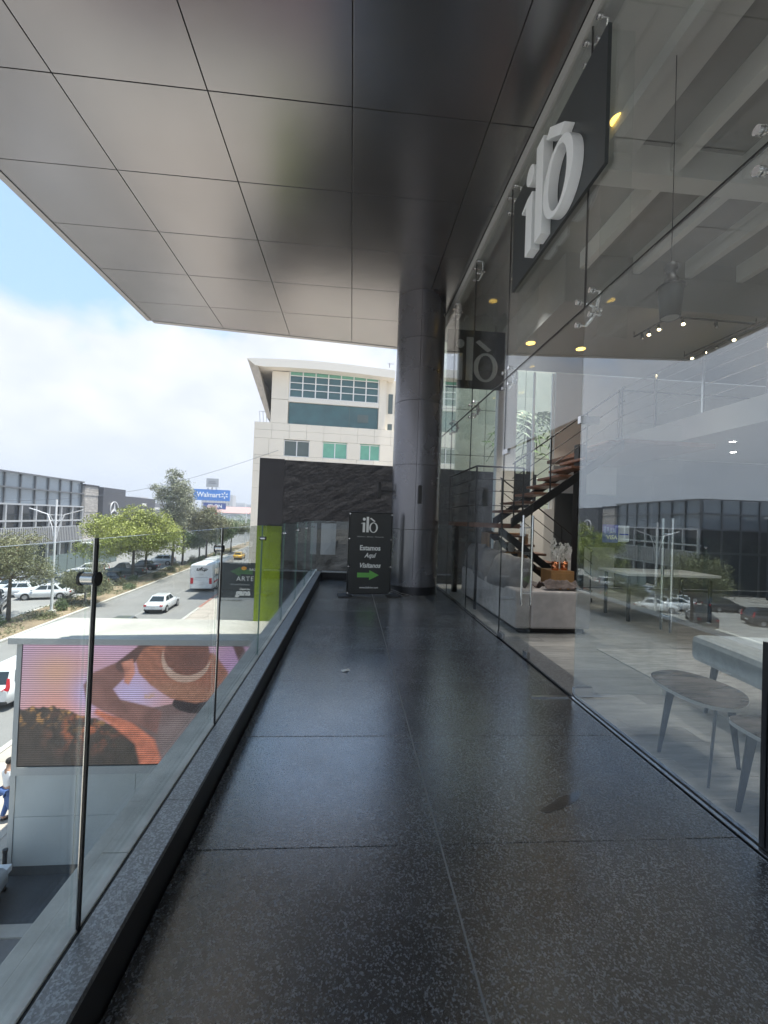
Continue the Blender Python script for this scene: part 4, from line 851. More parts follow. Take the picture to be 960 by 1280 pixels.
def car(kind, color, loc, rz, label, group=None):
    key = (kind, color)
    if key in CARS:
        o = copy_tree(CARS[key])
        for k in ('group',):
            if k in o: del o[k]
    else:
        L, Wd, Hh = {'sedan': (4.5, 1.76, 1.45), 'suv': (4.55, 1.85, 1.68), 'pickup': (5.2, 1.85, 1.75), 'hatch': (4.0, 1.72, 1.48)}[kind]
        o = empty('car'); P = paint(color); w = Wd / 2; f = L / 2
        bz = {'sedan': .92, 'suv': 1.05, 'pickup': 1.05, 'hatch': .95}[kind]
        if kind == 'sedan': prof = [(-f, .80, .42, .74), (-f + .10, .90, .30, .90), (-f + .55, .97, .24, bz + .02), (-f + 1.2, 1, .22, bz), (0, 1, .22, bz), (f - 1.35, 1, .22, bz - .02), (f - .8, .97, .24, .85), (f - .15, .88, .28, .70), (f, .76, .38, .60)]
        else: prof = [(-f, .86, .45, bz - .12), (-f + .10, .94, .32, bz), (-f + .6, .99, .27, bz + .03), (0, 1, .26, bz), (f - 1.3, 1, .26, bz - .01), (f - .7, .97, .27, bz - .08), (f - .15, .90, .30, bz - .22), (f, .78, .42, bz - .34)]
        MB().loft([ring(y, w * k, a, b_, .84) for y, k, a, b_ in prof]).build('body', P, o)
        # cabin: (y_base, y_top)
        rb, rt, ft, fb = {'sedan': (-f + .62, -f + 1.25, f - 1.95, f - 1.25), 'suv': (-f + .12, -f + .55, f - 2.0, f - 1.15), 'pickup': (-.55, -.35, f - 2.05, f - 1.35), 'hatch': (-f + .15, -f + .6, f - 1.8, f - 1.05)}[kind]
        wb, wt = w * .86, w * .66; z0, z1 = bz - .04, Hh
        A = [(-wb, rb, z0), (wb, rb, z0), (wb, fb, z0), (-wb, fb, z0)]; Bq = [(-wt, rt, z1 - .05), (wt, rt, z1 - .05), (wt, ft, z1 - .05), (-wt, ft, z1 - .05)]; Cq = [(-wt * .88, rt + .08, z1), (wt * .88, rt + .08, z1), (wt * .88, ft - .08, z1), (-wt * .88, ft - .08, z1)]
        MB().loft([A, Bq, Cq], sm=False).build('cabin', P, o, bevel=.02)
        def face(p0, p1, p2, p3, u0, u1, v0, v1, push):
            p0, p1, p2, p3 = map(Vector, (p0, p1, p2, p3)); n_ = (p1 - p0).cross(p3 - p0).normalized() * push
            g = lambda u, v: (p0 * (1 - u) + p1 * u) * (1 - v) + (p3 * (1 - u) + p2 * u) * v + n_
            return [g(u0, v0), g(u1, v0), g(u1, v1), g(u0, v1)], -n_ * .8
        for nm, q in (('rear_window', face(A[0], A[1], Bq[1], Bq[0], .08, .92, .18, .92, .012)), ('windscreen', face(A[2], A[3], Bq[3], Bq[2], .06, .94, .12, .95, .012))):
            MB().prism(q[0], q[1]).build(nm, m_cglass, o)
        for q0, q1, r1, r0 in ((A[1], A[2], Bq[2], Bq[1]), (A[3], A[0], Bq[0], Bq[3])):
            for u0, u1 in ((.10, .47), (.51, .90)):
                q = face(q0, q1, r1, r0, u0, u1, .22, .92, .012); MB().prism(q[0], q[1]).build('side_window', m_cglass, o)
        if kind == 'pickup': MB().box(-w * .78, w * .78, -f + .12, -.62, bz - .0, bz + .045).build('load_bed', m_trim, o)
        wr = .32 if kind in ('sedan', 'hatch') else .36
        for y in (-f + .85, f - .88):
            for s in (-1, 1):
                MB().cyl((s * (w - .22), y, wr), (s * (w + .003), y, wr), wr * 1.13, 20).build('wheel_arch', m_trim, o)
                wh = MB().cyl((s * (w - .2), y, wr), (s * (w + .018), y, wr), wr, 20).build('wheel', m_tyre, o); MB().cyl((s * (w + .01), y, wr), (s * (w + .028), y, wr), wr * .64, 14).build('rim', m_rim, wh)
        for s in (-1, 1):
            if kind == 'suv':
                MB().prism([(s * w * .60, -f - .012, bz - .14), (s * w * .90, -f + .02, bz - .16), (s * w * .93, -f + .05, bz - .02), (s * w * .84, -f + .13, bz + .34), (s * w * .76, -f + .11, bz + .36), (s * w * .78, -f + .03, bz - .0)], (0, .05, 0)).build('tail_light', m_tail, o)
            else: MB().box(min(s * w * .62, s * w * .88), max(s * w * .62, s * w * .88), -f - .006, -f + .10, bz - .26, bz - .10).build('tail_light', m_tail, o)
            MB().box(min(s * w * .52, s * w * .84), max(s * w * .52, s * w * .84), f - .16, f + .012, bz - .40, bz - .26).build('headlight', m_head, o)
            MB().box(min(s * w * .98, s * w * 1.12), max(s * w * .98, s * w * 1.12), fb - .22, fb - .06, bz - .02, bz + .12).build('wing_mirror', P, o)
        MB().box(-w * .84, w * .84, -f - .02, -f + .2, .30, .42).build('bumper', m_trim, o); MB().box(-w * .7, w * .7, f - .1, f + .015, .30, .48).build('grille', m_trim, o)
        MB().box(-.2, .2, -f - .03, -f + .1, .55, .66).build('number_plate', m_plate, o)
        CARS[key] = o
    o.location = loc; o.rotation_euler = (0, 0, rz); return tag(o, label, 'car', group)
WH = (.74, .75, .76); BK = (.02, .022, .025); GN = (.03, .06, .06); SV = (.42, .45, .48); YL = (.75, .45, .05); GY = (.12, .13, .14); RD = (.35, .03, .03)
car('sedan', WH, (-17.15, 40.3, G), SA, 'white sedan driving behind the white bus')
car('suv', WH, (-15.75, 21.9, G), SA, 'white SUV with red tail lamps at the left edge beside the kiosk')
car('sedan', GY, (-15.9, 31.3, G), SA, 'dark sedan showing only its roof above the left of the kiosk')
car('suv', BK, (-7.6, 32.6, G + .13), radians(92), 'dark SUV parked behind the kiosk below the white banner panel')
car('sedan', SV, (-8.1, 8.1, G + .14), radians(4), 'silver car parked below the walkway at the lower left corner')
pk = 'cars parked beyond the planted median'
car('pickup', BK, (-30.6, 38.5, G), radians(30), 'black pickup at the left edge behind the olive tree', pk)
car('sedan', WH, (-29.9, 43.9, G), radians(108), 'white sedan side on behind the median lamp post', pk)
car('hatch', WH, (-33.3, 44.5, G), radians(102), 'white hatchback behind the black pickup', pk)
car('sedan', SV, (-36.8, 53.0, G), radians(95), 'silver sedan parked in the second row near the lamp post', pk)
car('hatch', SV, (-33.6, 53.5, G), radians(100), 'pale blue grey hatchback behind the median bushes', pk)
car('suv', WH, (-35.2, 59.5, G), radians(98), 'white SUV parked beyond the dark glass post', pk)
car('pickup', GN, (-30.9, 60.2, G), radians(95), 'dark green pickup left of the big yellow green tree trunk', pk)
car('sedan', BK, (-31.5, 66.5, G), radians(95), 'black sedan right of the big tree trunk', pk)
car('suv', SV, (-31.8, 73.0, G), radians(98), 'silver SUV behind the two thin trunks', pk)
car('suv', GY, (-41, 50, G), radians(98), 'charcoal SUV in the far row before the showroom', pk)
car('sedan', WH, (-41.5, 56, G), radians(98), 'white sedan in the far row before the showroom', pk)
car('hatch', BK, (-38.8, 44.5, G), radians(98), 'black hatchback in the far row at the left', pk)
car('sedan', WH, (-35.3, 47.2, G), radians(8), 'white sedan mirrored in the shop glass near the door handles', pk)
car('suv', BK, (-37.5, 38.0, G), radians(98), 'black SUV in the far row out past the olive tree', pk)
car('suv', BK, (-28.6, 47.5, G), radians(100), 'black SUV parked right of the lamp post behind the small olive tree', pk)
car('sedan', GY, (-32.5, 49.5, G), radians(98), 'charcoal sedan in the second row right of the lamp post', pk)
car('hatch', BK, (-29.6, 53.2, G), radians(97), 'black hatchback just behind the first glass post', pk)
for i, (x, y) in enumerate(((-22.2, 86), (-20.4, 94), (-21.8, 101), (-19.4, 108), (-17.6, 88))):
    car('sedan', YL, (x, y, G), radians([4, 6, 50, 3, 10][i]), ['yellow taxi nearest behind the bus', 'yellow taxi second from the bus', 'yellow taxi turning across the road', 'yellow taxi farthest along the road', 'yellow taxi close to the cream building'][i], 'yellow taxis down the road')
for i, (x, y, c) in enumerate(((-24.5, 118, WH), (-21.5, 122, SV), (-27.5, 131, WH), (-24.0, 140, BK), (-30, 150, WH), (-18.7, 98, WH), (-17.7, 104, WH))):
    car('sedan', c, (x, y, G), radians(5), 'far %s car in the traffic, %s' % ({WH: 'white', SV: 'silver', BK: 'black'}[c], ['first past the taxis', 'beside the first white one', 'on the left before the black one', 'in the middle', 'farthest of all', 'beside the taxis by the cream building', 'next beyond at the cream building'][i]), 'distant traffic')
# bus
bu = empty('bus', (-17.1, 54.6, G), SA, label='white coach with red tail lamps driving away down the road', cat='bus')
m_busw = mat('bus_white', (.75, .76, .76), .3, coat=.5)
b = MB(); f = 5.6; w = 1.27
def br(y, k, zt, zb=.38): 
    h = [(w * k * .94, zb), (w * k, zb + .25), (w * k, zt - .4), (w * k * .93, zt - .1), (w * k * .78, zt)]; return [(x, y, z) for x, z in h] + [(-x, y, z) for x, z in h[::-1]]
b.loft([br(-f, .93, 3.05, .5), br(-f + .12, 1, 3.18), br(0, 1, 3.2), br(f - .4, 1, 3.18), br(f, .9, 2.95, .5)]).build('body', m_busw, bu)
for s in (-1, 1):
    for k in range(7): MB().box(min(s * (w - .01), s * (w + .012)), max(s * (w - .01), s * (w + .012)), -f + .6 + 1.42 * k, -f + 1.93 + 1.42 * k, 1.65, 2.6).build('window', m_cglass, bu)
    MB().box(min(s * .86, s * 1.16), max(s * .86, s * 1.16), -f - .02, -f + .1, .95, 1.62).build('tail_light', m_tail, bu)
    for y in (-f + 2.3, f - 2.0):
        wh = MB().cyl((s * .95, y, .5), (s * 1.285, y, .5), .5, 20).build('wheel', m_tyre, bu); MB().cyl((s * 1.28, y, .5), (s * 1.30, y, .5), .28, 14).build('rim', m_rim, wh)
    MB().box(min(s * 1.262, s * 1.275), max(s * 1.262, s * 1.275), -f + .4, f - .4, 1.0, 1.25).build('red_stripe', m_tail, bu)
MB().box(-1.1, 1.1, -f - .015, -f + .2, .45, .72).build('bumper', m_busw, bu); bx('air_conditioner', m_busw, -.8, .8, -1.5, 1.5, 3.2, 3.38, bu, bevel=.05)
MB().box(-.7, .7, -f - .012, -f + .1, 1.62, 1.72).box(-.35, .35, -f - .012, -f + .1, 1.05, 1.1).build('engine_grille', m_rim, bu); bx('number_plate', m_plate, -.25, .25, -f - .022, -f + .02, .8, .95, bu)
text('lettering', 'ufcp', m_blackmat, .55, bu, frame_T((0, -f - .03, 2.45), (1, 0, 0)), .01, shear=.3, bold=.02, align='CENTER', sx=1.3)
text('lettering', 'ETN', mat('grey_print', (.3, .3, .3), .5), .22, bu, frame_T((0, -f - .03, 1.95), (1, 0, 0)), .01, align='CENTER')

# ------------------------------------------------------------------ vegetation
def leaves(pts, size, m, name, parent, flat=.0, **kw):
    n = len(pts); pts = np.array(pts); a = rng.normal(size=(n, 3)); a /= np.linalg.norm(a, axis=1)[:, None]; c = rng.normal(size=(n, 3)); c -= (c * a).sum(1)[:, None] * a; c /= np.linalg.norm(c, axis=1)[:, None]
    s = size * rng.uniform(.6, 1.35, n)[:, None]; l = a * s; w2 = c * s * .45
    v = np.stack([pts - l, pts + w2, pts + l, pts - w2], 1).reshape(-1, 3)
    me = bpy.data.meshes.new(name); me.vertices.add(len(v)); me.vertices.foreach_set('co', v.ravel()); me.loops.add(4 * n); me.loops.foreach_set('vertex_index', np.arange(4 * n, dtype=np.int32))
    me.polygons.add(n); me.polygons.foreach_set('loop_start', np.arange(0, 4 * n, 4, dtype=np.int32)); me.update(calc_edges=True); me.materials.append(m)
    return tag(link(name, me, parent), **kw)
def tree(loc, h, blobs, m, nleaf, lsize, label, trunk_r=.18, group=None, name='tree', clump=.35, lean=(0, 0)):
    t = empty(name, (loc[0], loc[1], loc[2] if len(loc) > 2 else G + .12), label=label, cat='tree', group=group)
    b = MB(); th = h * .42; fork = Vector((lean[0] * .5, lean[1] * .5, th))
    b.tube([(0, 0, -.1), (random.uniform(-.1, .1), 0, th * .5), fork], [trunk_r, trunk_r * .8, trunk_r * .65], 8)
    pts = []; wsum = sum(q[3] * q[4] * q[5] for q in blobs)
    for (cx, cy, cz, rx, ry, rz) in blobs:
        c = Vector((cx, cy, cz)); mid = fork.lerp(c, .5) + Vector((random.uniform(-.2, .2), random.uniform(-.2, .2), -.15)); b.tube([fork, mid, c], [trunk_r * .45, trunk_r * .28, trunk_r * .12], 6)
        nc = max(6, int(nleaf * (rx * ry * rz) / wsum / 28))
        for k in range(nc):
            d = Vector(rng.normal(size=3)).normalized(); r = rng.uniform(.45, 1.05); e = Vector((cx + d.x * rx * r, cy + d.y * ry * r, cz + d.z * rz * r))
            if k % 3 == 0: b.tube([c, c.lerp(e, .55) + Vector((0, 0, .1)), e], [trunk_r * .10, trunk_r * .07, .01], 4, caps=False)
            cs = clump * rng.uniform(.6, 1.5)
            pts.append(np.array(e) + rng.normal(size=(28, 3)) * np.array([cs, cs, cs * .6]))
    b.build('trunk', m_bark, t); leaves(np.concatenate(pts), lsize, m, 'crown', t)
    return t
random.seed(11)
def blobset(n, R, zc, zr, s0, s1, seed):
    r = random.Random(seed); out = []
    for k in range(n):
        a = 2 * pi * k / n + r.uniform(-.4, .4); d = R * r.uniform(.35, 1); z = zc + zr * r.uniform(-1, 1) * (1 - .3 * d / R); s = r.uniform(s0, s1); out.append((d * cos(a), d * sin(a), z, s, s, s * .72))
    return out
tree((-28.2, 57), 9.8, blobset(18, 5.4, 5.2, 2.6, 1.3, 2.4, 1) + [(0, 0, 7.6, 2.6, 2.6, 1.9), (2.5, 0, 7.4, 2.2, 2.2, 1.6), (-3, 0, 6.6, 2.2, 2.2, 1.6)], m_leaf_y, 34000, .12, 'broad yellow green tree with forked trunk on the median', .22, clump=.34)
tree((-28.9, 62), 8, blobset(12, 4.2, 5.2, 2.0, 1.5, 2.3, 2), m_leaf_y, 18000, .12, 'yellow green tree just behind the broad one', .2)
tree((-28.2, 69), 15.5, [(-.4, 0, 9, 1.6, 1.6, 1.6), (-1.7, .5, 11, 1.7, 1.7, 1.5), (.5, 0, 12.5, 1.8, 1.8, 1.7), (-.3, 0, 14.5, 1.3, 1.3, 1.4), (-2.8, 0, 12.2, 1.2, 1.2, 1), (1.4, 0, 10.4, 1.4, 1.4, 1.2), (.2, 1, 7.5, 1.8, 1.8, 1.3)], m_leaf_e, 12500, .13, 'tallest grey green eucalyptus with airy crown', .22, clump=.3)
tree((-28.0, 72.5), 13.5, [(0, 0, 11.4, 1.6, 1.6, 1.8), (.4, 0, 9, 1.9, 1.9, 1.6), (-1, 0, 7.6, 1.8, 1.8, 1.4)], m_leaf_e, 9000, .13, 'narrower eucalyptus just right of the tallest one', .2, clump=.3)
tree((-24.6, 74), 10.5, [(0, 0, 8.3, 2.2, 2.2, 1.6), (1.8, 0, 7.0, 1.9, 1.9, 1.4), (-1.5, 0, 6.6, 1.8, 1.8, 1.4), (.8, 0, 5.4, 2, 2, 1.2)], m_leaf_o, 18000, .13, 'dusty olive tree below the blue store sign', .2, clump=.32)
tree((-27.2, 78), 7, blobset(8, 3.2, 4.2, 1.6, 1.3, 2.0, 15), m_leaf_g, 13000, .13, 'low spreading green tree behind the eucalyptus trunks', .18)
tree((-26.2, 84), 8.5, blobset(7, 2.6, 5.6, 1.4, 1.2, 1.8, 5), m_leaf_g, 12000, .15, 'round green tree farther along the median', .18)
tree((-26.9, 97), 8.5, blobset(7, 2.6, 5.6, 1.4, 1.2, 1.8, 6), m_leaf_o, 10000, .16, 'olive green tree at the far end of the median row', .18)
tree((-26.2, 34.6), 7.8, blobset(13, 2.7, 4.9, 1.7, .9, 1.6, 7), m_leaf_o, 20000, .075, 'thin leaved olive tree at the left edge of the median', .16, clump=.3)
tree((-24.6, 41.2), 4.2, blobset(10, 1.5, 2.5, 1.1, .7, 1.1, 8), m_leaf_o, 14000, .075, 'small bushy olive tree beside the lamp post', .1, clump=.25)
for i, (s, t_, h_) in enumerate(((-1.9, -18, 6.5), (-1.9, -26, 7.5), (-1.9, -35, 7))):
    q = city(s, t_); tree((q.x, q.y), h_, blobset(7, 1.9, h_ * .68, 1.1, .9, 1.4, 20 + i), m_leaf_g, 4500, .09, ['green median tree mirrored in the shop glass, farthest of three', 'green median tree mirrored in the glass, middle of three', 'green median tree nearest the camera, mirrored in the glass'][i], .15)
# low planting on the median
def shrub(x, y, r, h, m, label, n=900, group='shrubs on the median'):
    t = empty('shrub', (x, y, G + .12), label=label, cat='shrub', group=group)
    st_ = MB()
    for k in range(5): a = 2 * pi * k / 5; st_.tube([(0, 0, 0), (r * .5 * cos(a), r * .5 * sin(a), h * .7)], [.03, .01], 5)
    st_.build('stem', m_bark, t); d = rng.normal(size=(n, 3)); d /= np.linalg.norm(d, axis=1)[:, None]; d *= rng.uniform(.5, 1.05, (n, 1)); d[:, 2] = np.abs(d[:, 2]) ; p = d * np.array([r, r, h]); p += rng.normal(size=(n, 3)) * .06
    leaves(p, .07, m, 'foliage', t)
k = 0; r2 = random.Random(5)
wh_ = ['beside the lamp post', 'at the foot of the olive tree', 'near the median kerb', 'by the broad tree', 'in the gap between trunks', 'at the road side', 'towards the parked cars']
for i in range(26):
    s = r2.uniform(-3.2, -.7); t_ = -16 + i * 2.7 + r2.uniform(-1, 1); q = city(s, t_); rr = r2.uniform(.5, 1.0); hh = r2.uniform(.5, 1.15)
    shrub(q.x, q.y, rr, hh, [m_leaf_g, m_leaf_o][i % 2], '%s rounded shrub low on the median, %s of its colour from the near end' % ('dark green' if i % 2 == 0 else 'olive', ['first', 'second', 'third', 'fourth', 'fifth', 'sixth', 'seventh', 'eighth', 'ninth', 'tenth', 'eleventh', 'twelfth', 'thirteenth'][i // 2]), 700, 'dark green shrubs on the median' if i % 2 == 0 else 'olive shrubs on the median')
# ground cover
n = 26000; s = rng.uniform(-3.6, -.3, n); t_ = rng.uniform(-45, 70, n); keep = np.array([mnoise.noise(Vector((a * .6, b_ * .35, 7))) for a, b_ in zip(s, t_)]) > -.05; s, t_ = s[keep], t_[keep]
P3 = np.stack([-23.2 + s * cos(SA) - t_ * sin(SA), 39 + s * sin(SA) + t_ * cos(SA), G + .2 + rng.uniform(0, .18, len(s))], -1); leaves(P3, .07, m_leaf_o, 'ground_cover', None, kind='stuff')
# far tree belt
P3 = []
for k in range(60):
    x = rng.uniform(-95, 10); y = rng.uniform(175, 260); P3.append(np.array([x, y, G + rng.uniform(2.5, 5.5)]) + rng.normal(size=(260, 3)) * np.array([2.4, 2.4, 1.5]))
for k in range(70):
    x = rng.uniform(-150, -62); y = rng.uniform(95, 200); P3.append(np.array([x, y, G + rng.uniform(2.5, 5.0)]) + rng.normal(size=(160, 3)) * np.array([2.2, 2.2, 1.4]))
leaves(np.concatenate(P3), .42, m_leaf_g, 'distant_trees', None, kind='stuff')
# palm seen through the rear window
pl = empty('palm_tree', (6.1, 14.0, G), label='palm with drooping fronds seen through the shop rear window', cat='tree')
MB().tube([(0, 0, 0), (.1, 0, 6), (0, 0, 12.8)], [.2, .16, .13], 10).build('trunk', m_bark, pl)
for k in range(16):
    a = 2 * pi * k / 16 + .2; L_ = 1.5; pts = []; b = MB()
    el = random.uniform(.0, .9)
    for i in range(9): t = i / 8; pts.append(Vector((L_ * t * cos(a), L_ * t * sin(a), 12.8 + el * t - 1.5 * t * t)))
    b.tube(pts, [.02] * 8 + [.005], 4)
    for i in range(1, 9):
        for sgn in (-1, 1):
            p = pts[i]; sd_ = Vector((-sin(a), cos(a), -.5)) * sgn * .32; b.add([p, p + Vector((0, 0, .02)) + sd_ * .5, p + sd_ + Vector((cos(a) * .15, sin(a) * .15, -.1))], [(0, 1, 2)])
    b.build('frond', m_leaf_g, pl)

# ------------------------------------------------------------------ street lamps
m_lampw = mat('lamp_white', (.68, .7, .7), .5)
lamp0 = empty('street_lamp', label='white lattice headed street lamp on the median by the olive tree', cat='street lamp', group='white street lamps on the median')
MB().tube([(0, 0, 0), (0, 0, 9.6)], [.11, .07], 10).build('pole', m_lampw, lamp0)
b = MB()
for s in (-1, 1):
    b.tube([(s * .05, 0, 6.2), (s * .28, 0, 7.4), (s * .62, 0, 8.35), (s * 1.7, 0, 8.7)], [.04, .04, .045, .03], 6)
    for z, x in ((6.8, .17), (7.3, .27), (7.8, .42), (8.3, .6)): b.tube([(0, 0, z), (s * x, 0, z)], .022, 5)
    b.tube([(0, 0, 7.4), (s * .45, 0, 8.3)], .02, 5)
b.build('arm', m_lampw, lamp0)
for s in (-1, 1): MB().prism([(s * 1.15, -.09, 8.52), (s * 1.95, -.06, 8.78), (s * 1.95, .06, 8.78), (s * 1.15, .09, 8.52)], (0, 0, .05)).build('lantern', m_lampw, lamp0)
bx('base', m_kerb, -.25, .25, -.25, .25, 0, .35, lamp0)
q = city(-1.55, -2.0); lamp0.location = (q.x, q.y, G + .12); lamp0.rotation_euler.z = radians(8)
for i, t_ in enumerate((55, 84, -34)):
    c = copy_tree(lamp0); q = city(-1.7, t_); c.location = (q.x, q.y, G + .12); c['label'] = ['white lattice headed street lamp beneath the blue store sign', 'white lattice headed street lamp farthest down the road', 'white lattice headed street lamp mirrored in the shop glass'][i]

# ------------------------------------------------------------------ buildings
m_curt = mat('curtain_glass', (.30, .34, .37), .12, .2, spec=.9); m_curtd = mat('dark_glass', (.03, .038, .045), .08, 0, spec=.9); m_mull = mat('mullion_grey', (.16, .17, .18), .4, .5); m_mullw = mat('mullion_pale', (.5, .52, .53), .4, .4)
m_charc = mat('charcoal_clad', (.055, .06, .07), .5, var=(.3, .1)); m_stone = mat('stacked_stone', (.42, .40, .37), .85, var=(1.2, .3, (1, 1, 4)), bump=(5, .8, .08, (1, 1, 6)))
# car showroom with two glass storeys
sr = empty('car_showroom', (-46.05, 75.0, G), radians(90) + SA, label='glass fronted car showroom with grey balcony and stone tower', cat='building')
# local x runs along the street away from the camera is negative: use local frame x = towards camera
sr.rotation_euler.z = radians(-90) + SA      # local +x points to the camera along the street, local -y... front is +y -> faces the street
ZT = 13.5; Lb = 20.2
m_ = m_curt
bx('core', m_charc, 0, Lb - .3, -13.7, -.6, .0, ZT - .15, sr)
def srx(a): return a
nb = 7; wbay = Lb / nb
for k in range(nb):
    x0 = k * wbay
    for (z0, z1, mm) in ((11.55, 13.35, m_curt), (9.35, 11.45, m_curt), (7.9, 9.25, m_curtd), (6.2, 7.85, m_curtd), (3.95, 5.9, m_charc), (.3, 3.4, m_curtd)):
        bx('window', mm, x0 + .1, x0 + wbay - .1, -.25, -.15, z0, z1, sr)
for k in range(nb + 1): bx('mullion', m_mull if k % 1 == 0 else m_mullw, k * wbay - .1, k * wbay + .1, -.3, .05, 9.2, ZT, sr)
for k in range(nb + 1): bx('post', m_mullw, k * wbay - .13, k * wbay + .13, .0, .3, 0, 9.2, sr)
for z, mm in ((ZT, m_mull), (11.5, m_mull), (9.28, m_mullw), (7.0, m_mullw), (6.0, m_mullw), (3.6, m_mullw)): bx('beam', mm, -.1, Lb + .1, -.3, .32, z - .12, z + .1, sr)
m_balc = mat('balcony_panel', (.36, .37, .37), .5)
bx('balcony_panel', m_balc, 0, Lb, .33, .38, 3.75, 5.95, sr)
for k in range(48): bx('balcony_slat', m_mull, .2 + k * Lb / 48, .26 + k * Lb / 48, .385, .44, 3.75, 6.0, sr)
for k in range(5):       # end facing the camera
    y0 = -.5 - 2.7 * (k + 1)
    for (z0, z1, mm) in ((11.55, 13.35, m_curt), (9.35, 11.45, m_curt), (6.2, 9.2, m_curtd), (.3, 5.8, m_curtd)): bx('end_window', mm, Lb - .25, Lb - .15, y0 + .1, y0 + 2.6, z0, z1, sr)
    bx('mullion', m_mull, Lb - .3, Lb + .05, y0 - .1, y0 + .1, 0, ZT, sr)
for z in (ZT, 11.5, 9.28, 6.0): bx('beam', m_mull, Lb - .15, Lb + .1, -14, -.31, z - .12, z + .1, sr)
bx('entrance_canopy', m_white, -4, .8, .4, 4, 2.9, 3.15, sr); bx('entrance_post', m_white, -3.7, -3.5, 3.6, 3.8, 0, 2.9, sr)
stn = bx('stone_tower', m_stone, -4.3, -.15, -8, .35, 0, 12.9, sr)
for j in range(26):
    bx('stone_course', m_stone, -4.36, -.2 + random.uniform(-.05, .0), .2, .38 + random.uniform(0, .09), .05 + j * .49, .5 + j * .49, sr)
bx('tower_cap', m_charc, -4.5, -.12, -8.1, .5, 12.92, 13.2, sr)
cbx = bx('charcoal_box', m_charc, -13.0, -4.52, -12, 1.2, 0, 13.0, sr)
# three pointed star emblem in a ring on the charcoal box end, facing the camera
m_sil = mat('emblem_silver', (.72, .73, .74), .3, .4)
em = MB(); ec = Vector((-4.50, -.0, 8.55)); 
# star on the box face turned to the street
def emb(cx, cz, y, R):
    b = MB(); n = 36
    O = [(cx + R * cos(2 * pi * k / n), y, cz + R * sin(2 * pi * k / n)) for k in range(n)] + [(cx + R * cos(2 * pi * (k + .0) / n), y, cz + R * sin(2 * pi * k / n)) for k in range(0)]
    I = [(cx + R * .9 * cos(2 * pi * k / n), y, cz + R * .9 * sin(2 * pi * k / n)) for k in range(n)]
    vs = O + I + [(p[0], y + .15, p[2]) for p in O] + [(p[0], y + .15, p[2]) for p in I]; fs = []
    for k in range(n):
        j = (k + 1) % n; fs += [(k, j, n + j, n + k), (2 * n + k, 3 * n + k, 3 * n + j, 2 * n + j), (k, 2 * n + k, 2 * n + j, j), (n + k, n + j, 3 * n + j, 3 * n + k)]
    b.add(vs, fs)
    st = []
    for k in range(6):
        a = pi / 2 + k * pi / 3; r = R * .92 if k % 2 == 0 else R * .16; st.append((cx + r * cos(a), y + .02, cz + r * sin(a)))
    b.prism(st, (0, .12, 0)); return b
emb(-8.6, 9.0, 1.2, 1.55).build('star_emblem', m_sil, sr)
lb = empty('charcoal_building', (-48.6, 97, G), radians(-90) + SA, label='low charcoal building with small white lettering beyond the star emblem', cat='building')
bx('wall', m_charc, -12, 5, -14, 0, 0, 11.9, lb); bx('wall_return', mat('grey_clad', (.15, .16, .17), .5), -28, -12.02, -14, -1, 0, 11.0, lb)
for k in range(7): bx('window', m_curtd, -27 + 2.2 * k, -25.2 + 2.2 * k, -1.0, -.95, 4, 7, lb)
text('lettering', 'VANS', m_txt, 1.0, lb, frame_T((-4.5, .03, 10.0), (-1, 0, 0)), .02); text('lettering', 'SERVICIO', m_txt, .8, lb, frame_T((-14.5, -.96, 9.3), (-1, 0, 0)), .02)
# green blue fence wall in front of the showroom
fw = empty('hoarding', (-40.5, 76, G), radians(-90) + SA, label='grey green hoarding in front of the stone tower', cat='fence')
for k in range(9): bx('hoarding_panel', mat('hoarding', (.20, .25, .25), .6) if k == 0 else bpy.data.materials['hoarding'], k * 2.0 + .02, k * 2.0 + 1.98, -.06, .0, .1, 2.6, fw); bx('hoarding_post', m_mull, k * 2.0 - .05, k * 2.0 + .015, -.1, .04, 0, 2.7, fw)
# dark long building mirrored at the right of the glass
db = empty('navy_building', (-52.5, 52.5, G), radians(-90) + SA, label='long navy clad building mirrored at the right of the shop glass', cat='building')
bx('wall', mat('navy_clad', (.022, .028, .04), .5), 0, 40, -14, 0, 0, 11.0, db)
for k in range(14): bx('rib', m_charc, 1 + k * 2.8, 1.2 + k * 2.8, .005, .12, 0, 11, db); bx('window', m_curtd, 1.5 + k * 2.8, 3.4 + k * 2.8, .01, .05, 1.0, 3.4, db)
bx('parapet', m_mullw, -.2, 40, -.4, .2, 11.01, 11.3, db)
# cream office building
co_b = empty('cream_office', (-10.63, 45, 0), radians(3.0), label='cream stone office building with green tinted windows and curved roof edge', cat='building')
m_cream = mat('cream_stone', (.78, .72, .60), .75, var=(.25, .06), bump=(2, .15, .01)); m_cream2 = mat('cream_trim', (.76, .72, .63), .6)
m_gl_teal = mat('teal_glass', (.035, .105, .115), .1, .3, spec=.9, var=(.6, .25)); m_gl_green = mat('green_blind', (.16, .42, .30), .35, var=(1.5, .12)); m_gl_dark = mat('grey_green_glass', (.06, .09, .085), .15, spec=.8)
BW = 16.5
bx('core', m_cream, .3, BW, .42, 18, G, 11.1, co_b)
# lower body as stone panels up to z 11.35
def panels(x0, x1, z0, z1, holes, nx_, nz_, y=0.0):
    for i in range(nx_):
        for j in range(nz_):
            a0 = x0 + (x1 - x0) * i / nx_; a1 = x0 + (x1 - x0) * (i + 1) / nx_; c0 = z0 + (z1 - z0) * j / nz_; c1 = z0 + (z1 - z0) * (j + 1) / nz_
            if any(a0 < h[1] - .01 and a1 > h[0] + .01 and c0 < h[3] - .01 and c1 > h[2] + .01 for h in holes): continue
            bx('stone_panel', m_cream, a0 + .015, a1 - .015, y, y + .4, c0 + .015, c1 - .015, co_b)
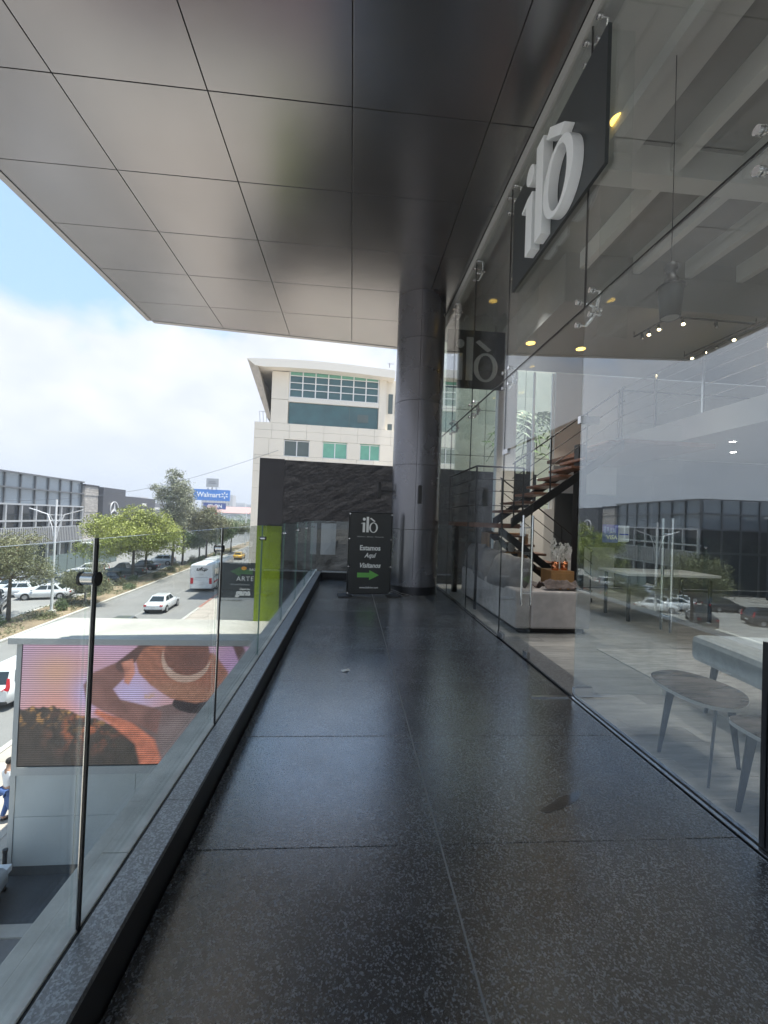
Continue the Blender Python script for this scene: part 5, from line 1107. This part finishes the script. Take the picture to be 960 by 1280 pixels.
# vertical grid chosen so that windows fall on panel edges
def row(z0, z1, wins, y=0, xmax=BW, xmin=0):
    xs_ = xmin; 
    for (a, b_, *_) in wins + [(xmax, xmax)]:
        w_ = a - xs_; n_ = max(1, round(w_ / 1.9)); 
        if w_ > .05:
            for i in range(n_): bx('stone_panel', m_cream, xs_ + w_ * i / n_ + .01, xs_ + w_ * (i + 1) / n_ - .01, y, y + .4, z0 + .01, z1 - .01, co_b)
        xs_ = b_
wins3 = [(3.15, 5.85), (7.25, 9.9), (11.3, 13.5)]
zr = 11.35
row(10.55, 11.35, []); row(9.65, 10.55, []); row(7.85, 9.65, wins3); row(6.9, 7.85, []); row(6.1, 6.9, [])
for fl_ in range(4):
    z = 6.1 - 3.5 * (fl_ + 1); row(z + 1.7, z + 3.5, []); row(z, z + 1.7, wins3)
for zb in [7.85] + [6.1 - 3.5 * (k + 1) for k in range(4)]:
    for i, (a, b_) in enumerate(wins3):
        wn = bx('window', [m_gl_dark, m_gl_green, m_gl_green][i], a + .03, b_ - .03, .18, .22, zb, zb + (1.8 if zb > 7 else 1.7), co_b)
        mid = (a + b_) / 2; MB().box(mid - .05, mid + .05, .12, .17, zb, zb + 1.7).box(a, b_, .12, .17, zb, zb + .06).box(a, b_, .12, .17, zb + 1.64, zb + 1.7).box(a, a + .07, .12, .17, zb + .061, zb + 1.639).box(b_ - .07, b_, .12, .17, zb + .061, zb + 1.639).build('window_frame', m_white, wn)
# upper part set in from x = 1.65 to 13.9
UX0, UX1 = 1.65, 13.9
bx('upper_core', m_cream, UX0 + .3, BW, .45, 16, 11.1, 17.0, co_b)
row(13.45, 14.1, [(3.5, 13.1)], xmin=UX0, xmax=UX1) if False else None
for z0, z1 in ((11.36, 13.9), (13.92, 16.9)): bx('stone_panel', m_cream, UX0, 3.42, 0, .42, z0, z1 - .02, co_b)
bx('stone_panel', m_cream, 13.2, 14.0, 0, .42, 11.36, 16.9, co_b)
bx('spandrel', m_cream2, 3.43, 13.19, -.02, .42, 13.72, 14.22, co_b)
ur = bx('band_window', m_gl_teal, 3.5, 13.15, .2, .25, 11.25, 13.70, co_b); bx('window_mullion', m_gl_dark, 9.98, 10.04, .1, .19, 11.36, 13.7, ur); bx('window_vent', m_gl_dark, 10.9, 12.1, .13, .19, 12.0, 12.85, ur)
ug = bx('grid_window', m_gl_teal, 3.5, 13.15, .25, .3, 14.24, 17.05, co_b)
b = MB()
for k in range(8): x = 3.5 + 9.62 * k / 7; b.box(x - .06, x + .06, .12, .22, 14.24, 17.0)
for z in (14.28, 15.1, 15.85, 16.6): b.box(3.5, 13.15, .14, .21, z - .04, z + .04)
b.build('window_frame', m_white, ug); bx('blind', m_gl_green, 3.55, 13.1, .226, .236, 16.65, 17.0, ug)
# curved roof slab with raking eave at the left
top = []; n = 18
for k in range(n + 1):
    x = -.85 + (15.6) * k / n; top.append((x, 17.62 + .28 * sin(pi * min(1, max(0, (x + .85) / 15.6)) ** .9)))
for k in range(n):
    x0, z0 = top[k]; x1, z1 = top[k + 1]
    MB().prism([(x0, -1.3, z0 - .95), (x1, -1.3, z1 - .95), (x1, -1.3, z1), (x0, -1.3, z0)], (0, .3, 0)).build('roof_edge', m_cream2, co_b) if False else None
poly = [(x, z) for x, z in top] + [(x, z - .85) for x, z in top[::-1] if x > .2] + [(.05, 16.95)]
MB().prism([(x, -1.1, z) for x, z in poly], (0, 17, 0)).build('roof', m_cream2, co_b)
m_eave = mat('eave_slats', (.42, .37, .30), .7, var=(2, .2))
MB().prism([(-.80, -1.05, 17.60), (.35, -1.05, 16.85), (1.62, -.0, 12.0), (1.60, -.0, 11.7), (1.3, 0, 11.8)], (0, 14, 0)).build('raking_eave', m_eave, co_b)
b = MB()
for k in range(4): b.tube([(.55 + .35 * k, .2, 11.36), (.55 + .35 * k - .1, .2, 12.5)], .03, 5)
b.tube([(.4, .2, 12.5), (1.6, .2, 12.5)], .03, 5).build('roof_rail', m_mullw, co_b)
# receding right wing with openings
for j in range(8):
    z = 16.2 - 3.35 * (j + 1) + .4
    for i in range(3): bx('window', m_gl_dark, 14.3 + .75 * i, 14.8 + .75 * i, .40, .415, z, z + 2.2, co_b)
b = MB(); b.tube([(14.2, -.2, 18.2), (14.2, -.2, 18.7)], .03, 5).tube([(14.0, -.2, 18.6), (14.7, -.2, 18.65)], .02, 5); b.build('aerial', m_darksteel, co_b)

# blue store sign on a pole
ws = empty('pylon_sign', (-55.4, 170, G), radians(4), label='tall pylon with blue store sign above a second blue sign', cat='sign')
MB().tube([(-1.6, 0, 0), (-1.6, 0, 19)], .35, 8).tube([(1.6, 0, 0), (1.6, 0, 19)], .35, 8).build('pole', m_lampw, ws)
m_wblue = mat('sign_blue', (.02, .20, .62), .5); m_nblue = mat('sign_navy', (.02, .06, .28), .5)
bx('main_panel', m_wblue, -6.8, 6.8, -.5, .5, 13.9, 18.2, ws); bx('lower_panel', m_nblue, -3.0, 5.4, -.4, .4, 10.5, 13.0, ws); bx('back_panel', mat('sign_back', (.35, .37, .38), .6), -2.2, 2.4, -.6, .0, 19.2, 22.6, ws)
MB().tube([(0, -.3, 18.2), (0, -.3, 19.2)], .2, 6).box(-1.4, 1.4, -.62, -.61, 20.6, 20.9).box(-1.2, 1.2, -.62, -.61, 21.3, 21.5).build('bracket', m_mull, ws)
text('lettering', 'Walmart', m_letter, 2.7, ws, frame_T((-5.6, -.53, 15.25), (1, 0, 0)), .03, bold=.05, sx=.92)
b = MB()
for k in range(6):
    a = pi / 2 + k * pi / 3; b.prism([(4.9 + .5 * cos(a) + .18 * cos(a + pi / 2), -.52, 16.1 + .5 * sin(a) + .18 * sin(a + pi / 2)), (4.9 + 1.35 * cos(a) + .22 * cos(a + pi / 2), -.52, 16.1 + 1.35 * sin(a) + .22 * sin(a + pi / 2)), (4.9 + 1.35 * cos(a) - .22 * cos(a + pi / 2), -.52, 16.1 + 1.35 * sin(a) - .22 * sin(a + pi / 2)), (4.9 + .5 * cos(a) - .18 * cos(a + pi / 2), -.52, 16.1 + .5 * sin(a) - .18 * sin(a + pi / 2))], (0, -.04, 0))
b.build('spark_emblem', m_letter, ws); text('lettering', 'ISLON', m_letter, 1.9, ws, frame_T((-1.2, -.43, 11.1), (1, 0, 0)), .03, bold=.04)
# red and white pylon
rp = empty('red_pylon', (-45.4, 140, G), radians(4), label='red and white striped advertising pylon behind the trees', cat='sign')
m_red = mat('sign_red', (.62, .03, .05), .5)
for k in range(6): bx('panel', m_red if k % 2 == 0 else mat('panel_pink', (.7, .45, .45), .5), -1.5, 1.5, -.4, .4, 1.0 + 1.75 * k, 2.73 + 1.75 * k, rp)
for k in range(3): MB().box(-.9, .9, -.42, -.405, 1.5 + 3.5 * k, 2.1 + 3.5 * k).build('mark', m_letter, rp)
MB().box(-1.2, -.9, -.1, .1, 0, 1).box(.9, 1.2, -.1, .1, 0, 1).build('leg', m_mull, rp)
# footbridge and stadium like roof beyond
fb_ = empty('footbridge', (-62, 235, G), radians(4), label='pale footbridge crossing the road in the distance', cat='bridge')
bx('deck', m_lampw, -30, 60, -1.5, 1.5, 5.4, 6.3, fb_); bx('parapet', m_mullw, -30, 60, -1.6, -1.51, 6.3, 7.5, fb_)
for k in range(5): bx('pier', m_lampw, -25 + 20 * k, -24 + 20 * k, -.5, .5, 0, 5.4, fb_)
bh = empty('market_hall', (-90, 300, G), radians(4), label='long hall with a reddish roof behind the footbridge', cat='building')
bx('wall', m_curt, -10, 110, 0, 30, 0, 9, bh); MB().prism([(-12, -1, 9), (112, -1, 9), (112, 15, 13.5), (-12, 15, 13.5)], (0, 0, .4)).build('roof', mat('roof_brick', (.42, .25, .22), .8), bh)
ORD = ['first', 'second', 'third', 'fourth', 'fifth', 'sixth', 'seventh', 'eighth', 'ninth', 'tenth', 'eleventh', 'twelfth']
rs = random.Random(4); sky_list = []; m_far = [mat('far_block', (.45, .44, .42), .8), mat('far_block_grey', (.34, .35, .37), .8), mat('far_block_warm', (.5, .42, .36), .8)]
for k in range(34):
    x = rs.uniform(-330, 60); y = rs.uniform(420, 900); w_ = rs.uniform(12, 34); h_ = rs.uniform(8, 19) if k % 6 else rs.uniform(22, 30)
    o = empty('distant_building', (x, y, G), radians(rs.uniform(-8, 8)), label='pale block of the hazy skyline', cat='building', group='hazy blocks on the skyline')
    bx('wall', m_far[k % 3], -w_ / 2, w_ / 2, 0, 14, 0, h_, o)
    wn_ = MB()
    for i in range(int(w_ / 3)):
        for j in range(int(h_ / 3.4)): wn_.box(-w_ / 2 + .8 + 3 * i, -w_ / 2 + 2.3 + 3 * i, -.06, -.001, 1.2 + 3.4 * j, 2.8 + 3.4 * j)
    wn_.build('window', m_curtd, o); sky_list.append((x / y, h_, k, o))
cnt = {}
for q_, h_, k_, o in sorted(sky_list, key=lambda v: v[0]):
    key = (['pale', 'blue grey', 'sandy'][k_ % 3], 'tower' if h_ > 20 else 'block'); cnt[key] = cnt.get(key, 0) + 1
    o['label'] = '%s distant %s on the hazy skyline, %s such from the left' % (key[0], key[1], ORD[cnt[key] - 1])
# overhead cable
b = MB(); pts = [(-36 + 28 * t, 44 + 1 * t, 1.8 + 6.6 * t - 1.6 * sin(pi * t)) for t in [i / 20 for i in range(21)]]
b.tube(pts, .018, 5).build('overhead_cable', m_mull, label='thin overhead cable slanting up to the cream building', cat='cable')
# ------------------------------------------------------------------ haze
hm = bpy.data.materials.new('haze'); hm.use_nodes = True; t = hm.node_tree; t.nodes.clear(); ho = t.nodes.new('ShaderNodeOutputMaterial'); pvn = t.nodes.new('ShaderNodeVolumePrincipled')
pvn.inputs['Density'].default_value = .0011; pvn.inputs['Color'].default_value = (.86, .91, .97, 1); pvn.inputs['Anisotropy'].default_value = .3; t.links.new(pvn.outputs[0], ho.inputs['Volume'])
HAZE = True
if HAZE: bx('haze', hm, -420, 160, -60, 960, G - 1.2, 52, kind='stuff')
